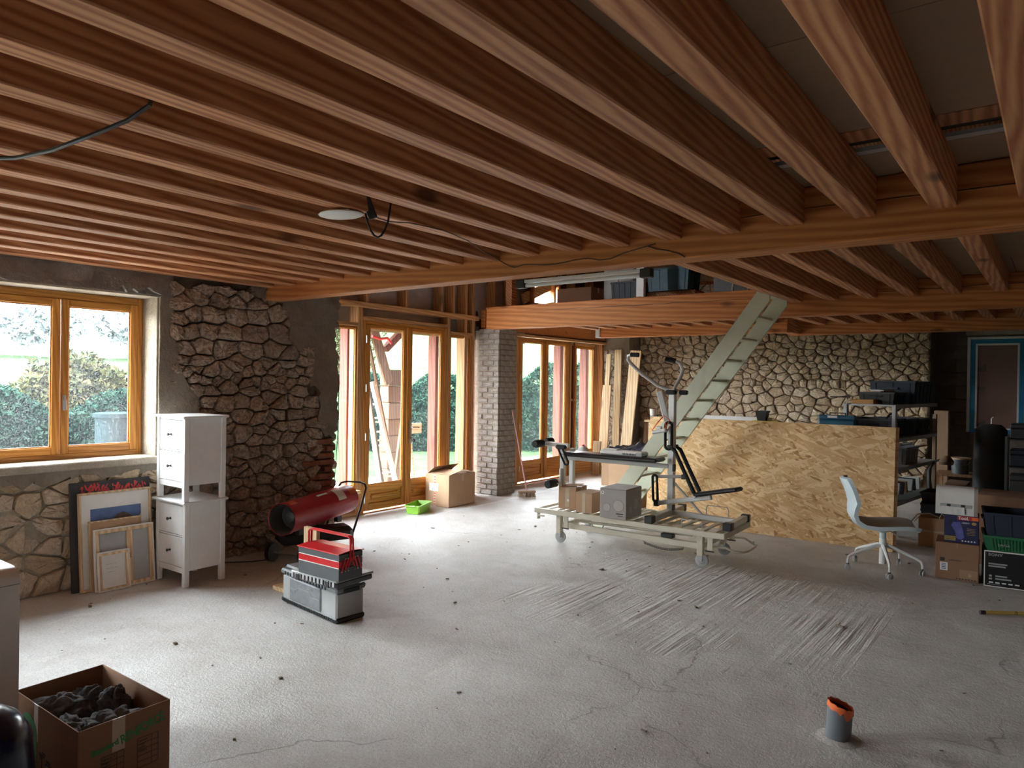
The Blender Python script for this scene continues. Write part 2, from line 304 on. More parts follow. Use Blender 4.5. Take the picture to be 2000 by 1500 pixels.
# ------------------------------------------------------------------ mesh helpers
class MB:
    """collects shapes into ONE mesh"""
    def __init__(s): s.v = []; s.f = []
    def add(s, vs, fs):
        o = len(s.v); s.v += [tuple(p) for p in vs]; s.f += [tuple(i+o for i in f) for f in fs]; return s
    def box(s, c, d, bev=0.0, rot=None):
        hx, hy, hz = d[0]/2, d[1]/2, d[2]/2; c = Vector(c)
        if bev <= 0:
            vs = [Vector((x*hx, y*hy, z*hz)) for x in (-1, 1) for y in (-1, 1) for z in (-1, 1)]
            fs = [(0, 1, 3, 2), (4, 6, 7, 5), (0, 4, 5, 1), (2, 3, 7, 6), (0, 2, 6, 4), (1, 5, 7, 3)]
        else:
            b = min(bev, hx*.9, hy*.9, hz*.9); vs = []; ix = {}
            for x in (-1, 1):
                for y in (-1, 1):
                    for z in (-1, 1):
                        for a in range(3):
                            p = [x*(hx-b), y*(hy-b), z*(hz-b)]; p[a] = (x*hx, y*hy, z*hz)[a]
                            ix[(x, y, z, a)] = len(vs); vs.append(Vector(p))
            fs = []
            def q(*k): fs.append(tuple(ix[i] for i in k))
            for g in (-1, 1):
                r_ = lambda L: L if g > 0 else L[::-1]
                q(*r_([(g, -1, -1, 0), (g, 1, -1, 0), (g, 1, 1, 0), (g, -1, 1, 0)]))
                q(*r_([(-1, g, -1, 1), (-1, g, 1, 1), (1, g, 1, 1), (1, g, -1, 1)]))
                q(*r_([(-1, -1, g, 2), (1, -1, g, 2), (1, 1, g, 2), (-1, 1, g, 2)]))
            for a_ in (-1, 1):
                for b_ in (-1, 1):
                    q((-1, a_, b_, 1), (1, a_, b_, 1), (1, a_, b_, 2), (-1, a_, b_, 2))
                    q((a_, -1, b_, 0), (a_, 1, b_, 0), (a_, 1, b_, 2), (a_, -1, b_, 2))
                    q((a_, b_, -1, 0), (a_, b_, 1, 0), (a_, b_, 1, 1), (a_, b_, -1, 1))
                    for c_ in (-1, 1): q((a_, b_, c_, 0), (a_, b_, c_, 1), (a_, b_, c_, 2))
        if rot is not None: vs = [rot @ p for p in vs]
        return s.add([p + c for p in vs], fs)
    def span(s, lo, hi, bev=0.0):
        return s.box([(a+b)/2 for a, b in zip(lo, hi)], [abs(b-a) for a, b in zip(lo, hi)], bev)
    def bar(s, p1, p2, w, h, bev=0.0, up=(0, 0, 1)):
        p1, p2 = Vector(p1), Vector(p2); d = (p2-p1); L = d.length; z = d.normalized(); x = Vector(up).cross(z)
        if x.length < 1e-4: x = Vector((1, 0, 0)).cross(z)
        x.normalize(); y = z.cross(x); m = Matrix((x, y, z)).transposed()
        return s.box((p1+p2)/2, (w, h, L), bev, m)
    def tube(s, pts, r, n=8, cap=True):
        pts = [Vector(p) for p in pts]; rs = r if isinstance(r, (list, tuple)) else [r]*len(pts)
        t = (pts[1]-pts[0]).normalized(); u = t.orthogonal().normalized(); vs = []
        for i, p in enumerate(pts):
            if i == 0: tt = pts[1]-pts[0]
            elif i == len(pts)-1: tt = pts[-1]-pts[-2]
            else: tt = (pts[i+1]-p).normalized() + (p-pts[i-1]).normalized()
            tt.normalize(); u = (u - tt*u.dot(tt)); u.normalize(); v = tt.cross(u)
            for k in range(n):
                a = 2*PI*k/n; vs.append(p + (u*math.cos(a) + v*math.sin(a))*rs[i])
        fs = [(i*n+k, i*n+(k+1) % n, (i+1)*n+(k+1) % n, (i+1)*n+k) for i in range(len(pts)-1) for k in range(n)]
        if cap: fs += [tuple(range(n))[::-1], tuple((len(pts)-1)*n+k for k in range(n))]
        return s.add(vs, fs)
    def cyl(s, p1, p2, r, n=16, r2=None): return s.tube([p1, p2], [r, r if r2 is None else r2], n)
    def lathe(s, prof, c=(0, 0, 0), n=20, axis=2, flat=(1, 1)):
        vs = []; c = Vector(c)
        for r, h in prof:
            for k in range(n):
                a = 2*PI*k/n; q = [r*math.cos(a)*flat[0], r*math.sin(a)*flat[1]]; q.insert(axis, h); vs.append(c + Vector(q))
        m = len(prof); fs = [(i*n+k, i*n+(k+1) % n, (i+1)*n+(k+1) % n, (i+1)*n+k) for i in range(m-1) for k in range(n)]
        if prof[0][0] > 1e-5: fs.append(tuple(range(n))[::-1])
        if prof[-1][0] > 1e-5: fs.append(tuple((m-1)*n+k for k in range(n)))
        return s.add(vs, fs)
    def prism(s, poly, o, ax, ay, az, h):
        """polygon (x,y) in the plane ax,ay at o, extruded by h along az"""
        o, ax, ay, az = map(Vector, (o, ax, ay, az)); n = len(poly)
        vs = [o + ax*x + ay*y for x, y in poly] + [o + ax*x + ay*y + az*h for x, y in poly]
        return s.add(vs, [tuple(range(n))[::-1], tuple(range(n, 2*n))] + [(i, (i+1) % n, n+(i+1) % n, n+i) for i in range(n)])
    def grid(s, P):
        nr, nc = len(P), len(P[0])
        return s.add([p for r_ in P for p in r_], [(i*nc+j, i*nc+j+1, (i+1)*nc+j+1, (i+1)*nc+j) for i in range(nr-1) for j in range(nc-1)])
    def build(s, name, mat, parent=None, smooth=False, loc=None, origin=None, fix=True):
        """origin: local zero of the object (keeps grain and noise per piece)"""
        if origin is not None:
            ov = Vector(origin); s.v = [tuple(Vector(p)-ov) for p in s.v]; loc = origin
        me = bpy.data.meshes.new(name); me.from_pydata(s.v, [], s.f)
        if fix:
            bm = bmesh.new(); bm.from_mesh(me); bmesh.ops.recalc_face_normals(bm, faces=bm.faces); bm.to_mesh(me); bm.free()
        if smooth:
            for p in me.polygons: p.use_smooth = True
            if smooth == 'auto':
                me.set_sharp_from_angle(angle=R(35))
        me.materials.append(mat if not isinstance(mat, str) else M[mat])
        o = bpy.data.objects.new(name, me); COL.objects.link(o); o.parent = parent
        if loc is not None: o.location = loc
        return o
def ctr(lo, hi): return [(a+b)/2 for a, b in zip(lo, hi)]
def sbox(name, lo, hi, mat, parent=None, bev=0.0):
    c = ctr(lo, hi); return MB().span(lo, hi, bev).build(name, mat, parent, origin=c)
def empty(name, loc=(0, 0, 0), rz=0.0):
    o = bpy.data.objects.new(name, None); COL.objects.link(o); o.location = loc; o.rotation_euler = (0, 0, rz); return o
def tag(o, label=None, cat=None, group=None, kind=None):
    if label: o['label'] = label
    if cat: o['category'] = cat
    if group: o['group'] = group
    if kind: o['kind'] = kind
    return o
def struct(o): o['kind'] = 'structure'; return o
def copy_tree(o, parent=None):
    c = o.copy(); COL.objects.link(c); c.parent = parent
    for ch in list(o.children): copy_tree(ch, c)
    return c
def text(body, size, loc, xdir, ydir, mat, parent=None, name='lettering', align='LEFT', bold=0.0, sx=1.0):
    cu = bpy.data.curves.new(name, 'FONT'); cu.body = body; cu.size = size; cu.align_x = align; cu.extrude = 0.0006; cu.offset = bold
    cu.materials.append(M[mat]); o = bpy.data.objects.new(name, cu); COL.objects.link(o)
    x = Vector(xdir).normalized(); y = Vector(ydir).normalized(); z = x.cross(y)
    o.matrix_world = Matrix(((x.x*sx, y.x, z.x, loc[0]), (x.y*sx, y.y, z.y, loc[1]), (x.z*sx, y.z, z.z, loc[2]), (0, 0, 0, 1)))
    if parent is not None: o.parent = parent
    return o

# ------------------------------------------------------------------ stonework
def clip(poly, nx, ny, d):
    """keep the side nx*x+ny*y <= d"""
    out = []
    for i in range(len(poly)):
        a, b = poly[i], poly[(i+1) % len(poly)]; da = nx*a[0]+ny*a[1]-d; db = nx*b[0]+ny*b[1]-d
        if da <= 0: out.append(a)
        if (da < 0 < db) or (db < 0 < da):
            t = da/(da-db); out.append((a[0]+(b[0]-a[0])*t, a[1]+(b[1]-a[1])*t))
    return out
def cells(x0, x1, y0, y1, w, h, rng, jit=0.42):
    """a jittered, coursed Voronoi pattern with uneven courses"""
    pts = []; y = y0; row = 0; w0 = w
    while y < y1:
        hh = h*rng.choice((0.62, 0.8, 1.0, 1.2, 1.5)); x = x0 - rng.random()*w; w = w0*rng.choice((.7, 1.0, 1.35))
        while x < x1 + w:
            ww = w*rng.choice((0.55, 0.75, 0.95, 1.15, 1.5))
            pts.append((x+ww/2+rng.uniform(-jit, jit)*ww*0.5, y+hh/2+rng.uniform(-jit, jit)*hh)); x += ww
        y += hh; row += 1
    res = []; k = w0/h*0.8
    P = np.array(pts)
    for i, (px, py) in enumerate(pts):
        if not (x0 <= px <= x1 and y0 <= py <= y1): continue
        poly = [(x0, y0), (x1, y0), (x1, y1), (x0, y1)]
        dd = (P[:, 0]-px)**2 + ((P[:, 1]-py)*k)**2
        for j in np.argsort(dd)[1:18]:
            qx, qy = pts[j]; nx, ny = qx-px, (qy-py)*k*k
            d = nx*(px+qx)/2 + ny*(py+qy)/2
            poly = clip(poly, nx, ny, d)
            if len(poly) < 3: break
        if len(poly) >= 3: res.append(((px, py), poly))
    return res
def round_poly(poly, n=1):
    for _ in range(n):
        q = []
        for i in range(len(poly)):
            a, b = poly[i], poly[(i+1) % len(poly)]
            q += [(a[0]*.84+b[0]*.16, a[1]*.84+b[1]*.16), (a[0]*.16+b[0]*.84, a[1]*.16+b[1]*.84)]
        poly = q
    return poly
def stone_mesh(mb, c, poly, fr, gap, depth, rng):
    o, ax, ay, n = fr; cx = sum(p[0] for p in poly)/len(poly); cy = sum(p[1] for p in poly)/len(poly)
    q = []
    for p in poly:
        dx, dy = p[0]-cx, p[1]-cy; L = math.hypot(dx, dy)
        if L < 1e-5: continue
        q.append((cx+dx*max(0.3, (L-gap)/L), cy+dy*max(0.3, (L-gap)/L)))
    q2 = []
    for i in range(len(q)):
        a_, b_ = q[i], q[(i+1) % len(q)]; q2.append(a_); L = math.hypot(b_[0]-a_[0], b_[1]-a_[1])
        if L > .05: t = rng.uniform(.35, .65); j_ = L*.07; q2.append((a_[0]+(b_[0]-a_[0])*t+rng.uniform(-j_, j_*.4), a_[1]+(b_[1]-a_[1])*t+rng.uniform(-j_, j_*.4)))
    q = round_poly(q2); m = len(q); tx, ty = rng.uniform(-.12, .12), rng.uniform(-.16, .16); dep = depth*rng.uniform(.55, 1.25)
    rings = [(1.03, -0.03), (1.0, dep*.35), (0.93, dep*.85), (0.60, dep*1.0)]
    vs = []
    for s_, d in rings:
        for x, y in q:
            X, Y = cx+(x-cx)*s_, cy+(y-cy)*s_
            e = 0 if d < 0 else (tx*(X-cx)+ty*(Y-cy)) + rng.uniform(-.010, .010)
            vs.append(o + ax*X + ay*Y + n*(d+e))
    vs.append(o + ax*cx + ay*cy + n*dep*1.08)
    fs = [(r_*m+i, r_*m+(i+1) % m, (r_+1)*m+(i+1) % m, (r_+1)*m+i) for r_ in range(len(rings)-1) for i in range(m)]
    fs += [((len(rings)-1)*m+i, (len(rings)-1)*m+(i+1) % m, len(vs)-1) for i in range(m)]
    mb.add(vs, fs); return o + ax*cx + ay*cy
def stonework(parent, fr, box_, size, keep, mat, seed, gap=.008, depth=.05, single=lambda x, y: True, limit=300):
    rng = random.Random(seed); rest = MB(); cnt = 0
    for c, poly in cells(*box_, *size, rng):
        if not keep(*c): continue
        if single(*c) and cnt < limit:
            mb = MB(); org = stone_mesh(mb, c, poly, fr, gap, depth, rng); mb.build('stone', mat, parent, smooth='auto', origin=org); cnt += 1
        else: stone_mesh(rest, c, poly, fr, gap, depth, rng)
    if rest.v: tag(rest.build('stone', mat, parent, smooth='auto'), kind='stuff')
    return cnt
def blob_patch(name, mat, parent, fr, outline, thick, seed, res=0.05, rough=.012, ragged=0.03):
    """a slab of render with a ragged outline (list of x,y) on the plane of fr"""
    rng = random.Random(seed); o, ax, ay, n = fr; pts = []
    for i in range(len(outline)):
        a, b = outline[i], outline[(i+1) % len(outline)]; L = math.hypot(b[0]-a[0], b[1]-a[1]); k = max(1, int(L/res))
        for j in range(k):
            t = j/k; r_ = ragged if (len(a) < 3 or not a[2]) else 0
            pts.append((a[0]+(b[0]-a[0])*t+rng.uniform(-r_, r_), a[1]+(b[1]-a[1])*t+rng.uniform(-r_, r_)))
    bm = bmesh.new(); vs = [bm.verts.new(o + ax*x + ay*y) for x, y in pts]; f = bm.faces.new(vs)
    ret = bmesh.ops.extrude_face_region(bm, geom=[f]); top = [g for g in ret['geom'] if isinstance(g, bmesh.types.BMVert)]
    for v in top: v.co += n*thick
    tf = [g for g in ret['geom'] if isinstance(g, bmesh.types.BMFace)]
    bmesh.ops.triangulate(bm, faces=tf)
    es = [e for e in bm.edges if all(v in set(top) for v in e.verts) and e.calc_length() > .12]
    for _ in range(4):
        ts = set(v for v in bm.verts if abs((v.co-o).dot(n)) > thick*.5)
        es = [e for e in bm.edges if e.verts[0] in ts and e.verts[1] in ts and e.calc_length() > .14]
        if not es: break
        bmesh.ops.subdivide_edges(bm, edges=es, cuts=1)
        bmesh.ops.triangulate(bm, faces=[f for f in bm.faces if len(f.verts) > 4])
    for v in bm.verts:
        if (v.co-o).dot(n) > thick*.5: v.co += n*(noise.noise(v.co*4)*rough*1.6 + rng.uniform(-1, 1)*rough*.3)
    bmesh.ops.recalc_face_normals(bm, faces=bm.faces)
    me = bpy.data.meshes.new(name); bm.to_mesh(me); bm.free(); me.materials.append(M[mat])
    for p in me.polygons: p.use_smooth = True
    me.set_sharp_from_angle(angle=R(40))
    ob = bpy.data.objects.new(name, me); COL.objects.link(ob); ob.parent = parent; return ob
V = Vector
ZERO = V((0, 0, 0))

# ------------------------------------------------------------------ floor and ground
def gridmesh(name, x0, x1, y0, y1, st, mat, fn, parent=None):
    nx = int((x1-x0)/st)+1; ny = int((y1-y0)/st)+1
    xs = np.linspace(x0, x1, nx); ys = np.linspace(y0, y1, ny)
    vs = [(x, y, fn(x, y)) for y in ys for x in xs]
    fs = [(j*nx+i, j*nx+i+1, (j+1)*nx+i+1, (j+1)*nx+i) for j in range(ny-1) for i in range(nx-1)]
    m = MB(); m.add(vs, fs); return m.build(name, mat, parent, smooth=True, fix=False)
floor = struct(gridmesh('floor', -6.08, 3.4, -3.0, 13.0, 0.25, 'floor', lambda x, y: noise.noise(V((x*.7, y*.7, 3)))*.004 - .002))
sbox('slab_edge', (-6.95, 4.3, -.12), (-6.095, 12.6, -.004), 'floor', floor)
# raked ridges left by the trowel in the middle of the slab
def ridge(rng, m, a, b, w_, h_):
    a, b = V(a), V(b); n_ = 9; d = (b-a); side = V((-d.y, d.x, 0)).normalized(); L, C_, R_ = [], [], []
    for i in range(n_+1):
        t = i/n_; p = a + d*t + side*rng.uniform(-.006, .006); k = math.sin(PI*min(1, t*3))*math.sin(PI*min(1, (1-t)*3)) if 0 < t < 1 else 0
        k = max(0, min(1, min(t, 1-t)*4)); ww = w_*(.5+.5*k)
        L.append(p-side*ww + V((0, 0, -.003))); C_.append(p+V((0, 0, h_*k*rng.uniform(.6, 1.2)))); R_.append(p+side*ww + V((0, 0, -.003)))
    m.grid([L, C_, R_])
rng = random.Random(3); rm = MB()
c0, c1, c2, c3 = V((-3.38, 3.92, 0)), V((-3.38, 6.30, 0)), V((-.96, 6.1, 0)), V((-.92, 4.10, 0))
# crumbs, chips and flakes lying about
cm = MB(); rng = random.Random(11)
for i in range(150):
    x, y = rng.uniform(-6.0, 0.2), rng.uniform(1.6, 8.5); r_ = rng.uniform(.003, .009) if i % 12 else .014
    cm.box((x, y, r_*.3), (r_*2*rng.uniform(.6, 1.8), r_*1.5, r_*.6), 0, Matrix.Rotation(rng.uniform(0, PI), 3, 'Z'))
tag(cm.build('debris', 'render', floor), kind='stuff')

# ------------------------------------------------------------------ left wall: fieldstone with one window and an added unseen opening
XW = -6.05
wl = struct(MB().span((-6.55, -3, 0), (XW, -2.7, 4.3)).span((-6.55, -2.7, 2.4), (XW, -.1, 4.3)).span((-6.55, -2.7, 0), (XW, -.1, .3)).span((-6.55, -.1, 0), (XW, 1.55, 4.3)).span((-6.55, 1.55, 0), (XW, 2.88, .93)).span((-6.55, 1.55, 2.33), (XW, 2.88, 4.3)).span((-6.55, 2.88, 0), (XW, 4.74, 4.3)).build('wall_left', 'mortar'))
# the unseen opening behind the camera is added to bring in more daylight
FL = (V((XW, 0, 0)), V((0, 1, 0)), V((0, 0, 1)), V((1, 0, 0)))
def left_edge(z):    # ragged edge of the render beside the window
    return 3.03 + .05*math.sin(z*9) + (.17 if z < 1.62 else 0) + (.08 if z < 1.2 else 0) + (-.02 if z > 2 else 0)
def keep_b(y, z):
    if z > 2.5 or y > 4.72: return False
    if y < left_edge(z)-.07 and z > .95: return False
    if z > 2.40 and y > 4.1: return False
    if y > 4.24 and z > 1.98: return False
    if y > 4.46 and z > 1.55 and z < 1.98: return False
    if .25 < z < 1.0 and (y > 4.53): return False
    if y > 4.60 and z > 1.0: return False
    return True
stonework(wl, FL, (2.95, 4.74, 0, 2.55), (.175, .10), keep_b, 'stone', 21, .007, .065)
stonework(wl, (V((XW, 0, 0)), V((0, 1, 0)), V((0, 0, 1)), V((1, 0, 0))), (1.5, 2.97, 0, .90), (.19, .115), lambda y, z: True, 'stone_warm', 5, .009, .06)
sbox('lime_face', (XW-.02, 1.56, .0), (XW+.012, 2.93, .92), 'lime', wl)
# lime patches between the big stones under the window
for (y, z, s_) in ((1.95, .50, .13), (2.12, .43, .12), (2.30, .80, .08), (2.72, .78, .10), (1.80, .62, .12), (2.55, .85, .07), (2.9, .6, .09)):
    rg = random.Random(int(y*100)); out = [(y+s_*rg.uniform(.6, 1.2)*math.cos(a*PI/5), z+s_*.7*rg.uniform(.6, 1.2)*math.sin(a*PI/5)) for a in range(10)]
    blob_patch('lime_patch', 'lime', wl, FL, out, .036, int(y*99), rough=.006, ragged=.012)
blob_patch('render_patch', 'render', wl, FL, [(2.885, .93, 1), (2.885, 2.34, 1), (2.98, 2.34), (3.0, 2.1), (3.06, 1.9), (3.02, 1.8), (3.1, 1.62), (3.22, 1.5), (3.2, 1.38), (3.3, 1.25), (3.36, 1.1), (3.3, .93)], .055, 1, rough=.006)
blob_patch('render_patch', 'render', wl, FL, [(4.05, 2.36), (4.16, 2.2), (4.13, 2.0), (4.36, 1.93), (4.40, 1.6), (4.52, 1.5), (4.50, 1.22), (4.58, 1.06), (4.72, 1.04), (4.75, 1.5), (4.735, 2.0), (4.74, 2.62, 1), (3.95, 2.62)], .058, 2, rough=.02)
blob_patch('render_patch', 'render', wl, FL, [(3.72, 2.62, 1), (3.95, 2.62, 1), (4.06, 2.42), (3.92, 2.38), (3.75, 2.48)], .05, 3, rough=.012)
li = sbox('lintel', (-6.40, 1.30, 2.33), (XW+.06, 3.00, 2.60), 'lintel', wl, .012)
blob_patch('render_patch', 'lintel', wl, (V((XW+.06, 0, 0)), V((0, 1, 0)), V((0, 0, 1)), V((1, 0, 0))), [(1.4, 2.36), (2.97, 2.37), (2.95, 2.60), (2.3, 2.56), (1.8, 2.61), (1.4, 2.6)], .018, 9, rough=.03)
sbox('sill_slab', (-6.45, 1.50, .93), (XW+.085, 2.95, .99), 'render_pale', wl, .008)
blob_patch('render_patch', 'render', wl, FL, [(1.5, .93, 1), (2.95, .93, 1), (2.93, .84), (2.3, .86), (1.9, .84), (1.5, .86)], .06, 12, rough=.01)
sbox('reveal_lining', (-6.40, 2.872, .985), (XW+.03, 2.905, 2.34), 'render_pale', wl, .004)
sbox('head_lining', (-6.28, 1.55, 2.325), (XW+.055, 2.88, 2.345), 'lime', wl, .003)
# red bricks in the lower right corner of the stone wall
rng = random.Random(4)
for r_ in range(11):
    z = .26 + r_*.072; y = 4.735 - (.0 if r_ % 2 else .03)
    for k in range(1 + (r_ % 2)):
        L = .20 if (r_+k) % 3 else .11
        sbox('brick', (XW-.02, y-L, z), (XW+.045+rng.uniform(-.012, .012), y+rng.uniform(-.01, .012), z+.055), 'red_brick', wl, .008); y -= L+.012
# rubble that makes the ragged end of the wall
for r_ in range(26):
    z = .02 + r_*.098; t_ = rng.uniform(.0, .05)
    MB().box((XW-.09, 4.735+t_*.4, z+.045), (.22, .05+t_, .085), .022, Matrix.Rotation(rng.uniform(-.15, .15), 3, 'X')).build('edge_stone', 'render' if z > 1 else 'stone', wl, origin=(XW-.09, 4.735, z))

# window joinery
def pane_leaf(parent, x, y0, y1, z0, z1, st, rail_b, rail_t, mat_glass='glass_dirty', depth=.05, panel=0.0):
    """one casement: two stiles, rails, pane, optional solid panel at the foot; x is the room-side face"""
    xb = x - depth
    sbox('stile', (xb, y0, z0), (x, y0+st, z1), 'frame_z', parent, .005); sbox('stile', (xb, y1-st, z0), (x, y1, z1), 'frame_z', parent, .005)
    sbox('rail', (xb+.001, y0+st, z1-rail_t), (x-.001, y1-st, z1), 'frame_y', parent, .004)
    sbox('rail', (xb+.001, y0+st, z0), (x-.001, y1-st, z0+rail_b), 'frame_y', parent, .004)
    zb = z0+rail_b
    if panel:
        sbox('rail', (xb+.001, y0+st, panel-.075), (x-.001, y1-st, panel), 'frame_y', parent, .004)
        m = MB().span((xb+.012, y0+st, zb), (x-.022, y1-st, panel-.075)); m.span((xb+.005, y0+st+.045, zb+.045), (x-.006, y1-st-.045, panel-.12), .014)
        m.build('panel', 'frame_y', parent, origin=(x, (y0+y1)/2, zb)); zb = panel
    xg = (x+xb)/2
    MB().add([(xg, y0+st, zb), (xg, y1-st, zb), (xg, y1-st, z1-rail_t), (xg, y0+st, z1-rail_t)], [(0, 1, 2, 3)]).build('pane', mat_glass, parent, fix=False)
    b = MB(); g = .008
    for lo, hi in (((xg, y0+st, zb), (xg+g, y0+st+g, z1-rail_t)), ((xg, y1-st-g, zb), (xg+g, y1-st, z1-rail_t)), ((xg, y0+st, zb), (xg+g, y1-st, zb+g)), ((xg, y0+st, z1-rail_t-g), (xg+g, y1-st, z1-rail_t))): b.span(lo, hi)
    b.build('glazing_bead', 'frame_y', parent)
w1 = struct(empty('window_1'))
for lo, hi, m_ in (((-6.36, 1.60, .985), (-6.27, 1.645, 2.325), 'frame_z'), ((-6.36, 2.825, .985), (-6.27, 2.87, 2.325), 'frame_z'), ((-6.36, 1.645, 2.265), (-6.27, 2.825, 2.325), 'frame_y'), ((-6.36, 1.645, .985), (-6.27, 2.825, 1.03), 'frame_y')):
    sbox('window_frame', lo, hi, m_, w1, .004)
pane_leaf(w1, -6.262, 1.645, 2.232, 1.03, 2.265, .058, .06, .058)
pane_leaf(w1, -6.262, 2.238, 2.825, 1.03, 2.265, .058, .06, .058)
MB().span((-6.262, 2.248, 1.38), (-6.25, 2.272, 1.50), .003).tube([(-6.245, 2.26, 1.46), (-6.22, 2.26, 1.46), (-6.215, 2.26, 1.41), (-6.215, 2.26, 1.385)], .007).build('window_handle', 'steel', w1)

# ------------------------------------------------------------------ timber framed wall with glazed doors to the porch
wp = struct(empty('wall_porch'))
def stud(y, z0, z1, wdt=.045, x0=-6.88, x1=-6.72, mat='stud'): return sbox('stud', (x0, y, z0), (x1, y+wdt, z1), mat, wp, .003)
for y in (4.86, 5.30, 5.74, 6.40, 7.06, 7.30): stud(y, 2.60, 4.3)
stud(7.56, 0.0, 4.3, .0001+.05)
for y in (8.20, 8.62, 9.2, 9.8, 10.4, 11.0): stud(y, 2.72, 4.3)
stud(5.615, 0, 2.535, .08); stud(7.195, 0, 2.535, .06); stud(7.72, 0, 4.3, .05)
sbox('plate', (-6.88, 4.74, 2.535), (-6.71, 7.86, 2.60), 'plate', wp, .004)
sbox('plate', (-6.88, 5.695, 2.39), (-6.715, 7.195, 2.432), 'plate', wp, .004)
sbox('plate', (-6.88, 4.74, 2.30), (-6.715, 5.615, 2.342), 'plate', wp, .004); sbox('plate', (-6.88, 7.255, 2.30), (-6.715, 7.72, 2.342), 'plate', wp, .004)
mm = gridmesh('membrane', 4.6, 9.22, 2.27, 4.3, .12, 'membrane', lambda a, b: noise.noise(V((a*2.5, b*2.5, 1)))*.03 + abs(noise.noise(V((a*6+b*4, b*1.5, 2))))*.02, wp)
mm.matrix_world = Matrix(((0, 0, 1, -6.90), (1, 0, 0, 0), (0, 1, 0, 0), (0, 0, 0, 1)))
MB().span((-7.02, 4.6, 2.30), (-6.95, 9.25, 4.3)).span((-7.02, 10.03, 2.30), (-6.95, 13, 4.3)).span((-7.02, 9.25, 2.30), (-6.95, 10.03, 2.95)).span((-7.02, 9.25, 3.3), (-6.95, 10.03, 4.3)).span((-6.98, 8.0, 0), (-6.9, 8.96, 2.7)).build('outer_boarding', 'red_beam', wp)
# under the left side light: sill board and boarded apron
sbox('sill_board', (-6.90, 4.74, .285), (-6.62, 5.615, .32), 'planky', wp, .004); sbox('apron_board', (-6.80, 4.74, .0), (-6.76, 5.615, .285), 'plate', wp, .003)
sbox('apron_board', (-6.745, 5.05, .02), (-6.73, 5.25, .285), 'render_pale', wp, .003); sbox('plate', (-6.88, 4.74, 0), (-6.72, 5.615, .045), 'plate', wp, .003)
sbox('apron_board', (-6.80, 7.255, 0), (-6.76, 7.72, .30), 'plate', wp, .003)
# weatherstrip in the wedge above the second opening
sbox('plate', (-6.78, 8.42, 2.36), (-6.66, 11.45, 2.40), 'plate', wp, .003)
sbox('rim_board', (-6.78, 7.98, 2.43), (-6.70, 11.8, 2.71), 'beam', wp, .003)
stud(8.93, 0, 2.36, .06, -6.98, -6.84); stud(10.50, 0, 2.36, .05, -6.98, -6.84); stud(11.34, 0, 2.36, .06, -6.98, -6.84); stud(11.42, 0, 2.36, .05, -6.9, -6.74)
stud(10.60, 0, 2.36, .045, -6.98, -6.84, 'red_post')
sbox('blocking', (-6.98, 10.55, 1.32), (-6.845, 10.69, 1.36), 'plate', wp, .003); sbox('blocking', (-6.98, 10.5, 2.31), (-6.845, 11.4, 2.36), 'plate', wp, .003)
sbox('apron_board', (-6.98, 10.55, 0), (-6.90, 11.4, .37), 'plate', wp, .003)
sbox('back_boarding', (-6.99, 10.55, .37), (-6.95, 10.70, 2.31), 'red_post', wp, .003)

def hinge(p, x, y, z): MB().cyl((x+.008, y, z-.045), (x+.008, y, z+.045), .007, 8).build('hinge', 'steel', p, origin=(x, y, z))
d1 = struct(empty('door_1'))
for lo, hi, m_ in (((-6.82, 5.70, 0.01), (-6.725, 5.745, 2.38), 'frame_z'), ((-6.82, 7.15, .01), (-6.725, 7.195, 2.38), 'frame_z'), ((-6.82, 5.745, 2.335), (-6.725, 7.15, 2.38), 'frame_y'), ((-6.86, 5.70, -.004), (-6.74, 7.195, .012), 'frame_y')):
    sbox('door_frame', lo, hi, m_, d1, .004)
pane_leaf(d1, -6.718, 5.745, 6.444, .035, 2.335, .072, .085, .045, panel=.355)
pane_leaf(d1, -6.718, 6.450, 7.150, .035, 2.335, .082, .085, .045, panel=.355)
sbox('meeting_bead', (-6.718, 6.425, .035), (-6.700, 6.470, 2.335), 'frame_z', d1, .004)
for z in (.18, .95, 1.55, 2.15): hinge(d1, -6.712, 5.742, z)
MB().span((-6.70, 6.472, .82), (-6.692, 6.512, 1.14), .003).tube([(-6.692, 6.49, 1.04), (-6.65, 6.49, 1.04), (-6.645, 6.52, 1.04), (-6.645, 6.60, 1.035)], .009).cyl((-6.692, 6.49, .90), (-6.675, 6.49, .90), .014, 10).build('door_handle', 'steel', d1)
MB().tube([(-6.68, 6.49, .905), (-6.65, 6.495, .90)], .004).lathe([(.0, -.03), (.018, -.012), (.018, .012), (0, .03)], (-6.645, 6.50, .87), 8).build('key', 'black', d1)
def sidelight(name, y0, y1, z0, z1, x=-6.73, st=.035):
    o = struct(empty(name)); pane_leaf(o, x, y0, y1, z0, z1, st, .045, .035, 'glass', .06); return o
sidelight('window_2', 4.76, 5.615, .32, 2.30, st=.03); sidelight('window_3', 7.255, 7.72, .30, 2.30)
d2 = struct(empty('door_2')); XE = -6.85
for lo, hi, m_ in (((XE-.09, 8.99, 0.01), (XE-.005, 9.035, 2.38), 'frame_z'), ((XE-.09, 10.45, .01), (XE-.005, 10.495, 2.38), 'frame_z'), ((XE-.09, 9.035, 2.335), (XE-.005, 10.45, 2.38), 'frame_y'), ((XE-.12, 8.99, -.004), (XE, 10.495, .012), 'frame_y')):
    sbox('door_frame', lo, hi, m_, d2, .004)
pane_leaf(d2, XE, 9.035, 9.755, .035, 2.335, .085, .085, .045, panel=.365, mat_glass='glass_dirty')
pane_leaf(d2, XE, 9.760, 10.45, .035, 2.335, .085, .085, .045, panel=.365, mat_glass='glass_dirty')
sbox('meeting_bead', (XE, 9.735, .035), (XE+.018, 9.78, 2.335), 'frame_z', d2, .004)
for z in (.25, .92, 1.72): hinge(d2, XE+.008, 9.04, z)
